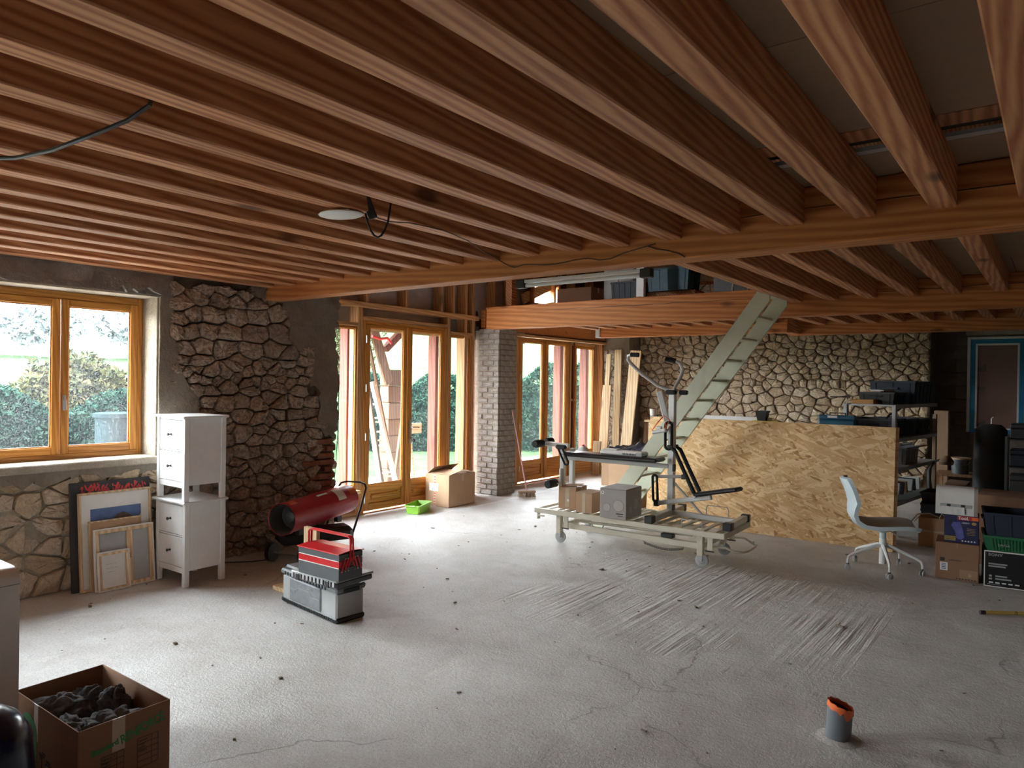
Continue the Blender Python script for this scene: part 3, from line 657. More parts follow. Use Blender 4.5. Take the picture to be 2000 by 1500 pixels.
o = struct(empty('window_4')); pane_leaf(o, XE, 10.695, 11.345, .37, 2.31, .04, .05, .045, 'glass_dirty', .06)

# ------------------------------------------------------------------ limewashed brick pier between the doors
pier = struct(MB().span((-6.86, 7.955, 0), (-6.415, 8.36, 2.40)).build('wall_pier', 'lime'))
rng = random.Random(8)
for r_ in range(31):
    z = r_*.0785; zz = z+.068
    lo_end = z > 2.33
    if z < .12: mat = 'brick'
    js = lambda: rng.uniform(-.006, .007)
    a = -6.795; cuts = (a, a+.20, -6.41) if r_ % 2 else (a, a+.095, a+.30, -6.41)
    for i in range(len(cuts)-1):
        sbox('brick', (cuts[i]+.006, 7.94+js(), z+.005), (cuts[i+1]-(.006 if i < len(cuts)-2 else -.008+js()), 8.0, zz+js()*.5), 'brick', pier, .007)
    b = 8.0; cuts = (b, b+.19, 8.375) if r_ % 2 == 0 else (b, b+.10, b+.29, 8.375)
    for i in range(len(cuts)-1):
        sbox('brick', (-6.46, cuts[i]+.006, z+.005), (-6.402+js(), cuts[i+1]-.004, zz+js()*.5), 'brick', pier, .007)
# second pier in the far corner
p2 = struct(MB().span((-6.95, 11.47, 0), (-6.2, 11.95, 2.72)).build('wall_pier', 'render'))
stonework(p2, (V((0, 11.47, 0)), V((1, 0, 0)), V((0, 0, 1)), V((0, -1, 0))), (-6.72, -6.2, 0, 2.5), (.22, .12), lambda x, z: z < 2.2, 'stone', 31, .012, .02)

# ------------------------------------------------------------------ back wall
YB = 11.95
wb = struct(MB().span((-7, YB, 0), (-1.52, 12.6, 4.3)).build('wall_back', 'mortar_warm'))
FB = (V((0, YB, 0)), V((1, 0, 0)), V((0, 0, 1)), V((0, -1, 0)))
stonework(wb, FB, (-6.2, -1.50, 0, 2.62), (.19, .125), lambda x, z: True, 'stone_warm', 77, .008, .085, lambda x, z: z > 1.05)
stonework(wb, FB, (-6.0, -1.9, 2.74, 3.5), (.26, .16), lambda x, z: True, 'stone_warm', 78, .01, .06, lambda x, z: False)
wr = struct(MB().span((-1.6, 12.62, 0), (3.5, 12.9, 4.3)).span((-1.72, 11.98, 0), (-1.5, 12.7, 4.3)).build('wall_far', 'block'))
for i in range(9):
    for j in range(4):
        x = -1.45 + j*.42 + (.2 if i % 2 else 0); z = .9 + i*.2
        if z > 2.6 or (x > -1.52+.35): continue
        sbox('block', (x, 12.595, z), (x+.39, 12.63, z+.185), 'block', wr, .006)
sbox('head_strip', (-1.12, 12.57, 2.45), (.4, 12.62, 2.53), 'render_pale', wr, .004)
w5 = struct(empty('window_5'))
for nm, lo, hi, m_ in (('window_frame', (-1.10, 12.57, 1.0), (-1.06, 12.62, 2.42), 'white_p'), ('window_frame', (-.40, 12.57, 1.0), (-.36, 12.62, 2.42), 'white_p'), ('window_frame', (-1.06, 12.57, 2.385), (-.40, 12.62, 2.42), 'white_p'),
                   ('tape_strip', (-1.058, 12.555, 1.0), (-.995, 12.60, 2.385), 'blue_tape'), ('tape_strip', (-.46, 12.555, 1.0), (-.40, 12.60, 2.385), 'blue_tape'), ('tape_strip', (-.995, 12.555, 2.32), (-.46, 12.60, 2.385), 'blue_tape'), ('tape_strip', (-.995, 12.555, .99), (-.46, 12.60, 1.055), 'blue_tape'),
                   ('sash', (-.995, 12.56, 1.055), (-.97, 12.60, 2.32), 'white_p'), ('sash', (-.485, 12.56, 1.055), (-.46, 12.60, 2.32), 'white_p'), ('sash', (-.97, 12.56, 2.295), (-.485, 12.60, 2.32), 'white_p'), ('sash', (-.97, 12.56, 1.055), (-.485, 12.60, 1.08), 'white_p')):
    sbox(nm, lo, hi, m_, w5, .003)
sheet = gridmesh('plastic_sheet', -.972, -.483, 1.078, 2.297, .03, 'film', lambda a, b: noise.noise(V((a*3, b*5, 1)))*.006 + abs(noise.noise(V((a*5-b*4, b*1.2, 5))))*.01, w5)
sheet.matrix_world = Matrix(((1, 0, 0, 0), (0, 0, -1, 12.597), (0, 1, 0, 0), (0, 0, 0, 1)))
# the unseen right and near sides of the hall
struct(MB().span((3.4, -3, 0), (3.6, 12.9, 4.3)).build('wall_right', 'block'))
struct(MB().span((-6.55, -3.2, 0), (-5.5, -3.0, 4.3)).span((-5.5, -3.2, 0), (-3.3, -3.0, 4.3)).span((-3.3, -3.2, 0), (-1.5, -3.0, 4.3)).span((-1.5, -3.2, 0), (3.6, -3.0, 4.3)).build('wall_front', 'block'))
for nm_, lo_, hi_ in (('fill_window', (-6.34, -2.6, .3), (-6.27, -.4, 2.4)),):  # unseen glazing added behind the camera to light the near floor
    o = struct(empty(nm_)); pane_leaf(o, -6.27, -2.7, -1.4, .3, 2.4, .06, .06, .06, 'glass'); pane_leaf(o, -6.27, -1.4, -.1, .3, 2.4, .06, .06, .06, 'glass')

# ------------------------------------------------------------------ ceiling: boards, joists, beams
ce = struct(empty('ceiling'))
def jprofile(L):    # a joist along local Y, origin at its near bottom right corner
    return MB().box((-.0545, L/2, .1), (.109, L, .2), .006)
j0 = None
jm = jprofile(6.90).build('joist', 'joist', ce)
jm.location = (-.391, -3.0, 2.515); first = True
for k in range(-8, 17):
    x = -.391 - .3432*k + (.0 if k < 10 else (k-10)*.004)
    if k == 0: continue
    c = jm.copy(); COL.objects.link(c); c.parent = ce; c.location = (x, -3.0 + .004*(k % 3), 2.515 + .0015*((k*7) % 5 - 2))
m_ = jprofile(3.78).build('joist', 'joist', ce); m_.location = (-2.162, 4.02, 2.545)
for k in range(1, 14):
    c = m_.copy(); COL.objects.link(c); c.parent = ce; c.location = (-2.162+.357*k, 4.02, 2.545)
m_ = jprofile(2.30).build('joist', 'joist', ce); m_.location = (-5.735, 7.9, 2.535)
for k in range(-1, 9):
    if k == 0: continue
    c = m_.copy(); COL.objects.link(c); c.parent = ce; c.location = (-5.735+.324*k, 7.9, 2.535)
m_ = jprofile(2.95).build('joist', 'joist', ce); m_.location = (-2.664, 7.9, 2.538)
for k in range(1, 16):
    c = m_.copy(); COL.objects.link(c); c.parent = ce; c.location = (-2.664+.336*k, 7.9, 2.538)
sbox('beam', (-6.07, 3.885, 2.40), (3.4, 4.055, 2.712), 'beam', ce, .008)
sbox('beam', (-6.52, 7.785, 2.40), (3.4, 7.965, 2.714), 'beam', ce, .008)
sbox('beam', (-6.04, 10.16, 2.40), (-3.02, 10.32, 2.66), 'beam', ce, .008)
sbox('beam', (-3.2, 10.80, 2.40), (3.4, 10.96, 2.66), 'beam', ce, .008)
sbox('trimmer', (-3.16, 10.20, 2.41), (-3.02, 10.85, 2.60), 'joist', ce, .006)
sbox('beam_shoe', (-6.12, 10.14, 2.40), (-6.04, 10.34, 2.56), 'tubewhite', ce, .006)
# dark shrinkage splits along the beams
def split(x0, x1, y, z0, z1, seed, r_=.0035):
    g = random.Random(seed); n_ = 26; pts = []
    for i in range(n_+1):
        t = i/n_; pts.append((x0+(x1-x0)*t, y - .0006, z0+(z1-z0)*t+g.uniform(-.006, .006)))
    return MB().tube(pts, [r_*(.3+.7*math.sin(PI*i/n_)) for i in range(n_+1)], 4).build('split', 'black', ce)
split(-5.9, -2.4, 7.785, 2.625, 2.61, 1, .004); split(-2.0, 0.5, 7.785, 2.60, 2.62, 2)
split(-5.4, -3.6, 3.885, 2.575, 2.57, 3, .003); split(-2.0, 1.5, 3.885, 2.60, 2.585, 4, .003)
def ceil_row(y0, y1, x0, x1, seed, L=2.05, z=2.715, th=.018, mat='board_c'):
    x = x0 - (seed*.7) % L
    while x < x1:
        a, b = max(x, x0), min(x+L-.004, x1)
        if b-a > .05: sbox('ceiling_board', (a, y0+.002, z), (b, y1-.002, z+th), mat, ce)
        x += L
ys = [-3.0, -2.44, -1.51, -.58, .353, 1.284, 2.215, 3.146]
for i in range(7): ceil_row(ys[i], ys[i+1], -6.3, 3.4, i+1)
ceil_row(3.15, 3.30, -6.3, 3.4, 3, 1.7, mat='joist'); ceil_row(3.30, 3.44, -6.3, 3.4, 1, 2.3, z=2.745, mat='black'); ceil_row(3.44, 3.50, -6.3, 3.4, 2, 1.1, z=2.715, mat='grey_l'); ceil_row(3.50, 4.06, -6.3, 3.4, 2)  # black row: darkness of the open gap put into the board colour
ceil_row(4.06, 5.0, -2.32, 3.4, 1); ceil_row(5.0, 5.95, -2.32, 3.4, 2); ceil_row(5.95, 6.9, -2.32, 3.4, 1); ceil_row(6.9, 7.98, -2.32, 3.4, 3)
ceil_row(7.98, 9.0, -6.7, 3.4, 1, z=2.72); ceil_row(9.0, 10.1, -6.7, 3.4, 2, z=2.72); ceil_row(10.1, 11.96, -6.7, 3.4, 1, z=2.72); ceil_row(11.96, 12.65, -1.7, 3.4, 1, z=2.72)
struct(MB().span((-7.1, -3.2, 4.3), (3.6, 12.9, 4.4)).build('roof', 'joist'))

# ------------------------------------------------------------------ loft seen through the stair opening
zl = 2.742
o = sbox('storage_cabinet', (-5.30, 9.0, zl), (-4.80, 9.45, 3.5), 'grey_l', None, .006); tag(o, 'pale grey cabinet standing in the loft above the second beam', 'cabinet')
MB().span((-5.29, 8.985, zl+.05), (-5.055, 8.999, 3.45), .003).build('door', 'grey_l', o); MB().span((-5.045, 8.985, zl+.05), (-4.81, 8.999, 3.45), .003).build('door', 'grey_l', o)
o.location = o.location
for ch in o.children: ch.location = V(ch.location) - V(o.location)
def boxthing(label, cat, name, lo, hi, mat, group=None, bev=.004, rz=0.0):
    c = ctr(lo, hi); base = (c[0], c[1], lo[2]); d = [hi[i]-lo[i] for i in range(3)]
    e = empty(name, base, rz); tag(e, label, cat, group); return e, d
def carton(label, lo, hi, mat='card', name='cardboard_box', rz=0.0, tape=True, group=None, flaps=True):
    """closed corrugated carton: body, two top flaps, tape"""
    e, d = boxthing(label, 'box', name, lo, hi, mat, group, rz=rz)
    MB().span((-d[0]/2, -d[1]/2, 0), (d[0]/2, d[1]/2, d[2]-.006), .003).build('body', mat, e)
    if flaps:
        for s_ in (-1, 1): MB().span((-d[0]/2, s_*.002 if s_ > 0 else -d[1]/2, d[2]-.006), (d[0]/2, d[1]/2 if s_ > 0 else -.002, d[2]), .002).build('flap', mat, e)
    if tape:
        MB().span((-d[0]/2-.001, -.024, d[2]-.07), (d[0]/2+.001, .024, d[2]+.001)).build('tape', 'tape', e)
    return e, d
carton('brown cardboard box in the loft beside the lit gable opening', (-5.95, 8.75, zl), (-5.36, 9.15, zl+.30), 'card_d')
o = empty('loft_post', (-4.33, 8.30, zl)); tag(o, 'pale grey upright post in the loft above the beam', 'post')
MB().span((-.055, -.03, 0), (.055, .03, 1.5), .004).build('post', 'tubewhite', o)
def crate(label, base, d, mat, rz=0, name='storage_crate', ribs=5, rim=.02, wall=.006, group=None, fill=None, cat='crate', handle=True):
    """open stacking crate with tapered walls, rim and ribs"""
    e = empty(name, base, rz); tag(e, label, cat, group); X, Y, Z = d; t = .93; m = MB()
    def ring(sx, sy, z): return [(-sx/2, -sy/2, z), (sx/2, -sy/2, z), (sx/2, sy/2, z), (-sx/2, sy/2, z)]
    rs = ring(X*t, Y*t, 0) + ring(X, Y, Z) + ring(X-2*wall, Y-2*wall, Z) + ring(X*t-2*wall, Y*t-2*wall, wall)
    fs = [(0, 3, 2, 1)] + [(a*4+i, a*4+(i+1) % 4, (a+1)*4+(i+1) % 4, (a+1)*4+i) for a in range(3) for i in range(4)] + [(12, 13, 14, 15)]
    m.add(rs, fs).build('body', mat, e)
    r_ = MB()
    for lo, hi in (((-X/2-.008, -Y/2-.008, Z-rim), (X/2+.008, -Y/2+.004, Z+.002)), ((-X/2-.008, Y/2-.004, Z-rim), (X/2+.008, Y/2+.008, Z+.002)), ((-X/2-.008, -Y/2+.004, Z-rim), (-X/2+.004, Y/2-.004, Z+.002)), ((X/2-.004, -Y/2+.004, Z-rim), (X/2+.008, Y/2-.004, Z+.002))): r_.span(lo, hi, .002)
    r_.build('rim', mat, e)
    q = MB()
    for i in range(ribs):
        x = -X*.42 + X*.84*i/(ribs-1)
        for s_ in (-1, 1): q.bar((x*t, s_*(Y*t/2+.003), .01), (x, s_*(Y/2+.003), Z-rim), .012, .008, up=(0, 1, 0))
    for i in range(max(2, ribs-2)):
        y = -Y*.38 + Y*.76*i/(max(2, ribs-2)-1)
        for s_ in (-1, 1): q.bar((s_*(X*t/2+.003), y*t, .01), (s_*(X/2+.003), y, Z-rim), .008, .012, up=(0, 1, 0))
    tag(q.build('rib', mat, e), kind='stuff')
    if handle:
        for s_ in (-1, 1): MB().span((s_*(X/2+.006)-.012, -.07, Z*.62), (s_*(X/2+.006)+.012, .07, Z*.72), .004).build('handle', mat, e)
    return e
crate('black crate in the loft left of the pale post', (-4.72, 8.75, zl), (.42, .36, .30), 'crate_navy', group=None)
crate('dark blue crate in the loft behind the pale post', (-4.15, 8.9, zl+.16), (.6, .4, .30), 'crate_blue')
tag(sbox('storage_board', (-4.5, 8.8, zl), (-3.8, 9.1, zl+.16), 'joist'), 'brown timber block carrying the dark blue crate in the loft', 'timber')
def frame_thing(label, cat, name, loc, rot, w_, h_, t_, fr_mat, fr_w, back_mat=None, group=None):
    e = empty(name, loc); e.rotation_euler = rot; tag(e, label, cat, group)
    for n_, lo, hi in (('frame_bar', (-w_/2, 0, 0), (w_/2, t_, fr_w)), ('frame_bar', (-w_/2, 0, h_-fr_w), (w_/2, t_, h_)), ('frame_bar', (-w_/2, 0, fr_w), (-w_/2+fr_w, t_, h_-fr_w)), ('frame_bar', (w_/2-fr_w, 0, fr_w), (w_/2, t_, h_-fr_w))):
        sbox(n_, lo, hi, fr_mat, e, .003)
    if back_mat: sbox('backing', (-w_/2+.004, t_*.6, .004), (w_/2-.004, t_*.6+.006, h_-.004), back_mat, e)
    return e
frame_thing('brown open wooden panel standing in the loft before the stones', 'panel', 'open_panel', (-3.95, 9.3, zl), (R(-8), 0, R(4)), .62, .34, .03, 'joist', .035)
frame_thing('second brown open wooden panel leaning in the loft by the black board', 'panel', 'open_panel', (-3.50, 9.2, zl), (R(-4), R(14), R(-8)), .34, .40, .03, 'joist', .03)
o = empty('striped_board', (-3.12, 8.5, zl), R(-4)); tag(o, 'black board with two white strips in the loft', 'board')
MB().span((-.32, 0, 0), (.32, .02, .38), .003).build('body', 'grey', o)
for x in (-.06, .14): MB().box((x, -.004, .19), (.014, .006, .37), 0, Matrix.Rotation(R(8), 3, 'Y')).build('strip', 'paper', o)
tag(sbox('paper_slip', (-2.78, 8.2, zl), (-2.66, 8.3, zl+.035), 'paper', None, .003), 'small white packet at the loft edge above the stair', 'packet')
# loft gable window and rafter
struct(sbox('trim_1', (-6.62, 8.35, 2.72), (-6.50, 8.47, 4.3), 'joist', None, .004))
gw = struct(empty('window_6'))
for lo, hi in (((-6.94, 9.20, 2.90), (-6.78, 9.26, 3.36)), ((-6.94, 10.02, 2.90), (-6.78, 10.08, 3.36)), ((-6.94, 9.26, 3.30), (-6.78, 10.02, 3.36)), ((-6.94, 9.26, 2.90), (-6.78, 10.02, 2.95))): sbox('window_frame', lo, hi, 'plate', gw, .004)
MB().bar((-6.82, 9.05, 2.98), (-6.82, 10.15, 3.42), .16, .05, .004, (1, 0, 0)).build('rafter', 'planky', gw)
# tube light along the far lower edge of the main beam
o = empty('tube_light', (-2.60, 4.10, 2.352)); tag(o, 'long switched-off tube light fixed under the main beam', 'light')
MB().span((-.50, -.022, .022), (.50, .022, .046), .003).build('housing', 'tubewhite', o)
MB().cyl((-.48, 0, .006), (.48, 0, .006), .014, 12).build('tube', 'tubewhite', o, smooth='auto')
for s_ in (-1, 1): MB().span((s_*.50-.04, -.026, -.012), (s_*.50+.04, .026, .047), .006).build('end_cap', 'black', o)

# ------------------------------------------------------------------ painted loft stair
st = empty('loft_stair', (-4.30, 7.0, 0)); tag(st, 'pale sage painted open stair leaning up to the loft opening', 'stair')
sl_ = 1.345
for y in (0.0, .55):
    a, b = V((0.0, y, 0)), V((1.93, y, 2.60)); dn = V((.285/sl_, 0, 0))
    poly = [(0, 0), (.195, 0), (2.045, 1.85*sl_), (2.045, 2.60), (1.935, 2.60)]
    MB().prism(poly, (0, y-.0, 0), (1, 0, 0), (0, 0, 1), (0, 1, 0), .028).build('stringer', 'sage', st)
for i in range(12):
    z = .205 + i*.2155
    if z > 2.58: break
    x = z/sl_
    MB().span((x+.0, .028, z-.024), (x+.15, .55, z), .003).build('tread', 'sage', st)

# ================================================================== THINGS
# ---------------- white two-drawer nightstands, one on the other
def nightstand(label, loc, rz=0.0):
    e = empty('nightstand', loc, rz); tag(e, label, 'nightstand')
    W, D, H = .445, .35, .675; lg = .042     # local x along the drawer front, front faces -y
    for x in (0, W-lg):
        for y in (0, D-lg):
            MB().span((x, y, 0), (x+lg, y+lg, H-.018), .004).build('leg', 'white', e, origin=(x, y, 0))
    sbox('side_panel', (.010, lg, .125), (.024, D-lg, H-.018), 'white', e, .002); sbox('side_panel', (W-.024, lg, .125), (W-.010, D-lg, H-.018), 'white', e, .002)
    sbox('back_panel', (lg, D-.02, .125), (W-lg, D-.008, H-.018), 'white', e, .002)
    sbox('front_rail', (lg, .006, .105), (W-lg, .03, .150), 'white', e, .002); sbox('front_rail', (lg, .006, .392), (W-lg, .03, .402), 'white', e, .001); sbox('front_rail', (lg, .006, .642), (W-lg, .03, H-.018), 'white', e, .001)
    sbox('bottom_board', (.024, .03, .130), (W-.024, D-.02, .142), 'white', e)
    for z in (.154, .406):
        dr = sbox('drawer', (lg+.003, .004, z), (W-lg-.003, .30, z+.232), 'white', e, .003)
        kb = MB().lathe([(0.0, -.033), (.011, -.031), (.013, -.025), (.006, -.016), (.005, -.006), (.010, -.003), (.010, 0)], (W/2, .004, z+.118), 12, axis=1).build('knob', 'black', dr, smooth='auto')
        kb.location = -V(dr.location)
    MB().span((-.022, -.022, H-.018), (W+.022, D+.012, H), .004).build('top_board', 'white', e, origin=(W/2, D/2, H-.01))
    return e
nightstand('lower of two white nightstands standing on the floor, two drawers', (-5.85, 2.80, 0), R(2))
nightstand('upper white nightstand stacked on top of the other one', (-5.845, 2.80, .6755), R(.5))

# ---------------- pictures and canvases leaning under the window
def lean(label, cat, name, y0, x0, w_, h_, tilt, t_, yaw=0.0):
    e = empty(name, (x0, y0, 0.0)); tag(e, label, cat)
    # local: x along the wall (+Y world), y = thickness away from the room, z up; leaning back towards the wall
    e.rotation_euler = Matrix.Rotation(R(90)+yaw, 4, 'Z').to_euler(); e.rotation_euler = (Matrix.Rotation(R(90)+yaw, 4, 'Z') @ Matrix.Rotation(-tilt, 4, 'X')).to_euler()
    return e
e = lean('large black canvas with red brush marks, rearmost of the leaning pictures', 'painting', 'painting', 2.20, -5.885, .6, .82, R(5.5), .03)
MB().span((0, 0, .003), (.60, .03, .835), .004).build('canvas', 'print_black', e)
rg = random.Random(2); m = MB()
for i in range(46):
    x = .07 + .5*i/46 + rg.uniform(-.01, .01); z = .765 + rg.uniform(-.03, .03); 
    m.box((x, -.0015, z), (rg.uniform(.006, .02), .002, rg.uniform(.02, .07)), 0, Matrix.Rotation(rg.uniform(-.7, .7), 3, 'Y'))
tag(m.build('brush_mark', 'print_red', e), 'red brush mark', kind='stuff')
e = lean('framed poster of a brown rock against blue sky, pale wood frame', 'picture', 'framed_poster', 2.245, -5.845, .545, .75, R(5.5), .03)
W_, H_ = .545, .755
for lo, hi in (((0, 0, .003), (W_, .035, .021)), ((0, 0, H_-.018), (W_, .035, H_)), ((0, 0, .021), (.018, .035, H_-.018)), ((W_-.018, 0, .021), (W_, .035, H_-.018))): sbox('frame_bar', lo, hi, 'plank', e, .003)
sbox('mat_board', (.016, .016, .019), (W_-.016, .022, H_-.016), 'paper', e)
sk = plain('poster sky', (.10, .16, .33), .6, 0, .35, 5); rk = plain('poster rock', (.10, .065, .05), .7, 0, .5, 14); cl = plain('poster cloud', (.46, .45, .48), .7, 0, .2, 8)
pr = MB().span((.085, .013, .25), (.465, .016, .625)).build('print', sk, e)
MB().prism([(.15, .25), (.165, .41), (.20, .46), (.235, .52), (.28, .565), (.33, .58), (.38, .55), (.41, .50), (.435, .46), (.44, .38), (.425, .25)], (0, .0125, 0), (1, 0, 0), (0, 0, 1), (0, -1, 0), .001).build('printed_rock', rk, pr)
MB().prism([(.42, .50), (.465, .55), (.465, .40), (.44, .38)], (0, .0125, 0), (1, 0, 0), (0, 0, 1), (0, -1, 0), .0008).build('printed_cloud', cl, pr)
e = lean('brown backing board with a thin wooden edge leaning before the poster', 'board', 'backing_board', 2.30, -5.815, .39, .53, R(6), .03)
MB().span((.012, .006, .012), (.38, .012, .525)).build('panel', 'card', e)
for lo, hi in (((0, 0, .002), (.39, .02, .014)), ((0, 0, .525), (.39, .02, .537)), ((0, 0, .014), (.012, .02, .525)), ((.378, 0, .014), (.39, .02, .525))): sbox('edge_strip', lo, hi, 'plank2', e, .002)
def stretcher(label, y0, x0, w_, h_, tilt, t_, bar, back, cross=False):
    e = lean(label, 'canvas', 'stretched_canvas', y0, x0, w_, h_, tilt, t_)
    MB().span((0, t_, .003), (w_, t_+.003, h_), .001).build('canvas', 'paper', e); sbox('canvas_back', (.006, t_-.004, .006), (w_-.006, t_-.001, h_-.004), back, e)
    k = .010
    for lo, hi in (((0, 0, .003), (w_, t_, .003+k)), ((0, 0, h_-k), (w_, t_, h_)), ((0, 0, .003+k), (k, t_, h_-k)), ((w_-k, 0, .003+k), (w_, t_, h_-k))): sbox('folded_edge', lo, hi, 'paper', e, .001)
    for lo, hi in (((k, .002, .003+k), (w_-k, t_-.004, k+bar)), ((k, .002, h_-bar-k), (w_-k, t_-.004, h_-k)), ((k, .002, k+bar), (k+bar, t_-.004, h_-k-bar)), ((w_-k-bar, .002, k+bar), (w_-k, t_-.004, h_-k-bar))): sbox('stretcher_bar', lo, hi, 'plank', e, .002)
    if cross: sbox('stretcher_bar', (w_*.535, .004, k+bar), (w_*.535+.045, t_-.004, h_-k-bar), 'plank', e, .002)
    return e
e = stretcher('wide canvas seen from behind with a central wooden bar', 2.325, -5.785, .45, .475, R(6.5), .022, .028, 'grey_l', True)
text('80F', .035, (.268, .002, .22), (0, 0, 1), (-1, 0, 0), 'print_black', e)
e = stretcher('small white canvas seen from behind, foremost of the leaning pictures', 2.335, -5.752, .235, .305, R(7), .018, .018, 'paper')
for i, s_ in enumerate(('~ -~~- ~', '~~ ~- ~--', '- ~~~ -')): text(s_, .022, (.06, .0125, .20-.03*i), (1, 0, 0), (0, 0, 1), 'print_grey', e)

# ---------------- white appliance at the left edge
e = empty('washing_machine', (-3.52, .78, 0), R(2)); tag(e, 'white enamelled appliance with rounded top edge, cut by the left frame edge', 'appliance')
prof = [(-.30, 0), (.152, 0), (.152, .80), (.149, .825), (.138, .845), (.12, .858), (.09, .865), (-.30, .87)]
MB().prism(prof, (0, -.32, 0), (1, 0, 0), (0, 0, 1), (0, 1, 0), .60).build('body', 'white', e, smooth='auto')
sbox('top_seam', (-.298, -.321, .800), (.1535, .281, .803), 'print_grey', e); sbox('rear_panel', (.05, .281, .05), (-.28, .284, .78), 'white_p', e, .002)
e = empty('glossy_cover', (-2.80, .80, 0)); e.scale = (1, 1, .82); tag(e, 'dark navy glossy hard cover bulging in at the lower left corner', 'cover')
MB().lathe([(.0, .60), (.05, .595), (.10, .575), (.14, .54), (.165, .49), (.18, .42), (.19, .30), (.195, .12), (.19, 0)], (-.19, .0, 0), 28).build('shell', 'navy', e, smooth='auto')
MB().lathe([(.19, .0), (.197, .003), (.197, .02), (.19, .022)], (-.19, 0, 0), 28).build('rim', 'steel', e, smooth='auto')

# ---------------- moving box full of towels
e = empty('moving_box', (-3.25, 1.295, 0), R(2)); tag(e, 'open moving box with green print, filled with charcoal towels', 'box')
X_, Y_, Z_ = .60, .36, .30; t_ = .005; hx, hy = X_/2, Y_/2
for nm, lo, hi in (('side', (-hx, -hy, 0), (hx, -hy+t_, Z_)), ('side', (-hx, hy-t_, 0), (hx, hy, Z_+.0)), ('side', (-hx, -hy+t_, 0), (-hx+t_, hy-t_, Z_)), ('side', (hx-t_, -hy+t_, 0), (hx, hy-t_, Z_)), ('bottom', (-hx+t_, -hy+t_, 0), (hx-t_, hy-t_, t_))): sbox(nm, lo, hi, 'card_d', e, .001)
# the end towards +x carries the lettering, the side towards -y the tree drawing
sbox('tape', (hx+.0005, -.055, Z_-.13), (hx+.0012, -.005, Z_+.001), 'tape', e); sbox('tape', (-.10, -hy-.0012, Z_-.15), (-.06, -hy-.0005, Z_+.001), 'tape', e)
xf = hx+.001
text('Standard', .032, (xf, -.13, .182), (0, 1, .16), (0, -.16, 1), 'print_green', e, sx=.9, bold=.0012); text('RENFORCÉ', .052, (xf, -.02, .19), (0, 1, .20), (0, -.2, 1), 'print_green', e, bold=.0012, sx=.70)
for y0 in (-.095, .045):
    m = MB(); y1 = y0+.085; z1 = .165+.14*(y0+.095)
    for k in range(6): m.box((xf, (y0+y1)/2, z1-k*.024), (.0012, y1-y0, .0014))
    for yy in (y0, y0+.058, y1): m.box((xf, yy, z1-.06), (.0012, .0014, .12))
    tag(m.build('printed_table', 'print_black', e), kind='stuff')
    tag(text('\n'.join(('carton 1', 'linge', 'salon', 'divers')), .014, (xf, y0+.004, z1-.016), (0, 1, 0), (0, 0, 1), 'print_black', e), kind='stuff')
yf = -hy-.001
arch = [(.0+.085*math.cos(a), .045*0+.16+.085*math.sin(a)) for a in [PI*k/14 for k in range(15)]]; arch = [(.085, 0.0)] + arch + [(-.085, 0.0), (-.06, 0.0), (-.06, .16)] + [(.06*math.cos(a), .15+.06*math.sin(a)) for a in [PI-PI*k/14 for k in range(15)]] + [(.06, 0.0)]
MB().prism(arch, (-.155, yf, .0), (1, 0, 0), (0, 0, 1), (0, -1, 0), .001).build('printed_arch', 'print_green', e)
rk2 = [(-.035, 0), (-.045, .10), (-.03, .165), (0, .195), (.03, .17), (.045, .11), (.035, 0), (.027, 0), (.034, .10), (.02, .155), (0, .175), (-.022, .15), (-.034, .09), (-.027, 0)]
MB().prism(rk2, (-.145, yf-.001, 0), (1, 0, 0), (0, 0, 1), (0, -1, 0), .001).build('printed_trunk', 'print_black', e)
m = MB(); rg = random.Random(6)
for i in range(40): m.box((-.145+rg.uniform(-.028, .028), yf-.0012, rg.uniform(.01, .15)), (.002, .001, rg.uniform(.004, .014)), 0, Matrix.Rotation(rg.uniform(-.8, .8), 3, 'Y'))
for (x, z) in ((-.255, .16), (-.02, .10), (.04, .07)):
    m.box((x, yf-.001, z-.03), (.004, .001, .06))
    for k in range(9): m.box((x+rg.uniform(-.02, .02), yf-.001, z+rg.uniform(-.008, .03)), (rg.uniform(.012, .03), .001, .005), 0, Matrix.Rotation(rg.uniform(-.4, .4), 3, 'Y'))
tag(m.build('printed_tree', 'print_black', e), kind='stuff')
def towel(label, c, sx, sy, h_, seed, parent=None, rz=0.0, amp=.03):
    """soft folded terry cloth: a closed lump with rolling folds"""
    rg = random.Random(seed); n_, k_ = 56, 44; P = []
    for j in range(k_+1):
        th = PI*j/k_; row = []
        for i in range(n_+1):
            ph = 2*PI*(i % n_)/n_
            d = V((math.sin(th)*math.cos(ph), math.sin(th)*math.sin(ph), math.cos(th)))
            f = abs(math.sin(d.x*6.5 + 3*noise.noise(d*1.3+V((seed, 0, 0))) + seed)) ; g = noise.noise(d*3+V((0, seed, 0)))
            r_ = 1 + (f-.5)*amp*8 + g*.25 + noise.noise(d*11)*.05
            q = V((d.x*sx*r_, d.y*sy*r_, (d.z if d.z > 0 else d.z*.6)*h_*r_)); row.append(q)
        P.append(row)
    e_ = MB().grid(P).build('towel', 'towel', None, smooth=True); e_.location = c; e_.rotation_euler = (0, 0, rz); tag(e_, label, 'towel'); return e_
towel('charcoal towel bunched at the left side of the moving box', (-3.40, 1.22, .20), .13, .085, .075, 3, rz=.6)
towel('charcoal towel folded in the right half of the moving box', (-3.09, 1.30, .205), .13, .085, .065, 8, rz=1.2)
towel('dark brown towel tucked in the middle back of the moving box', (-3.28, 1.40, .20), .075, .05, .085, 5, rz=.3)
towel('charcoal towel rolled along the front rim of the moving box', (-3.16, 1.18, .215), .12, .045, .05, 12, rz=-.2)
towel('charcoal towel hanging at the near left corner of the moving box', (-3.45, 1.36, .18), .08, .06, .075, 17, rz=.4)

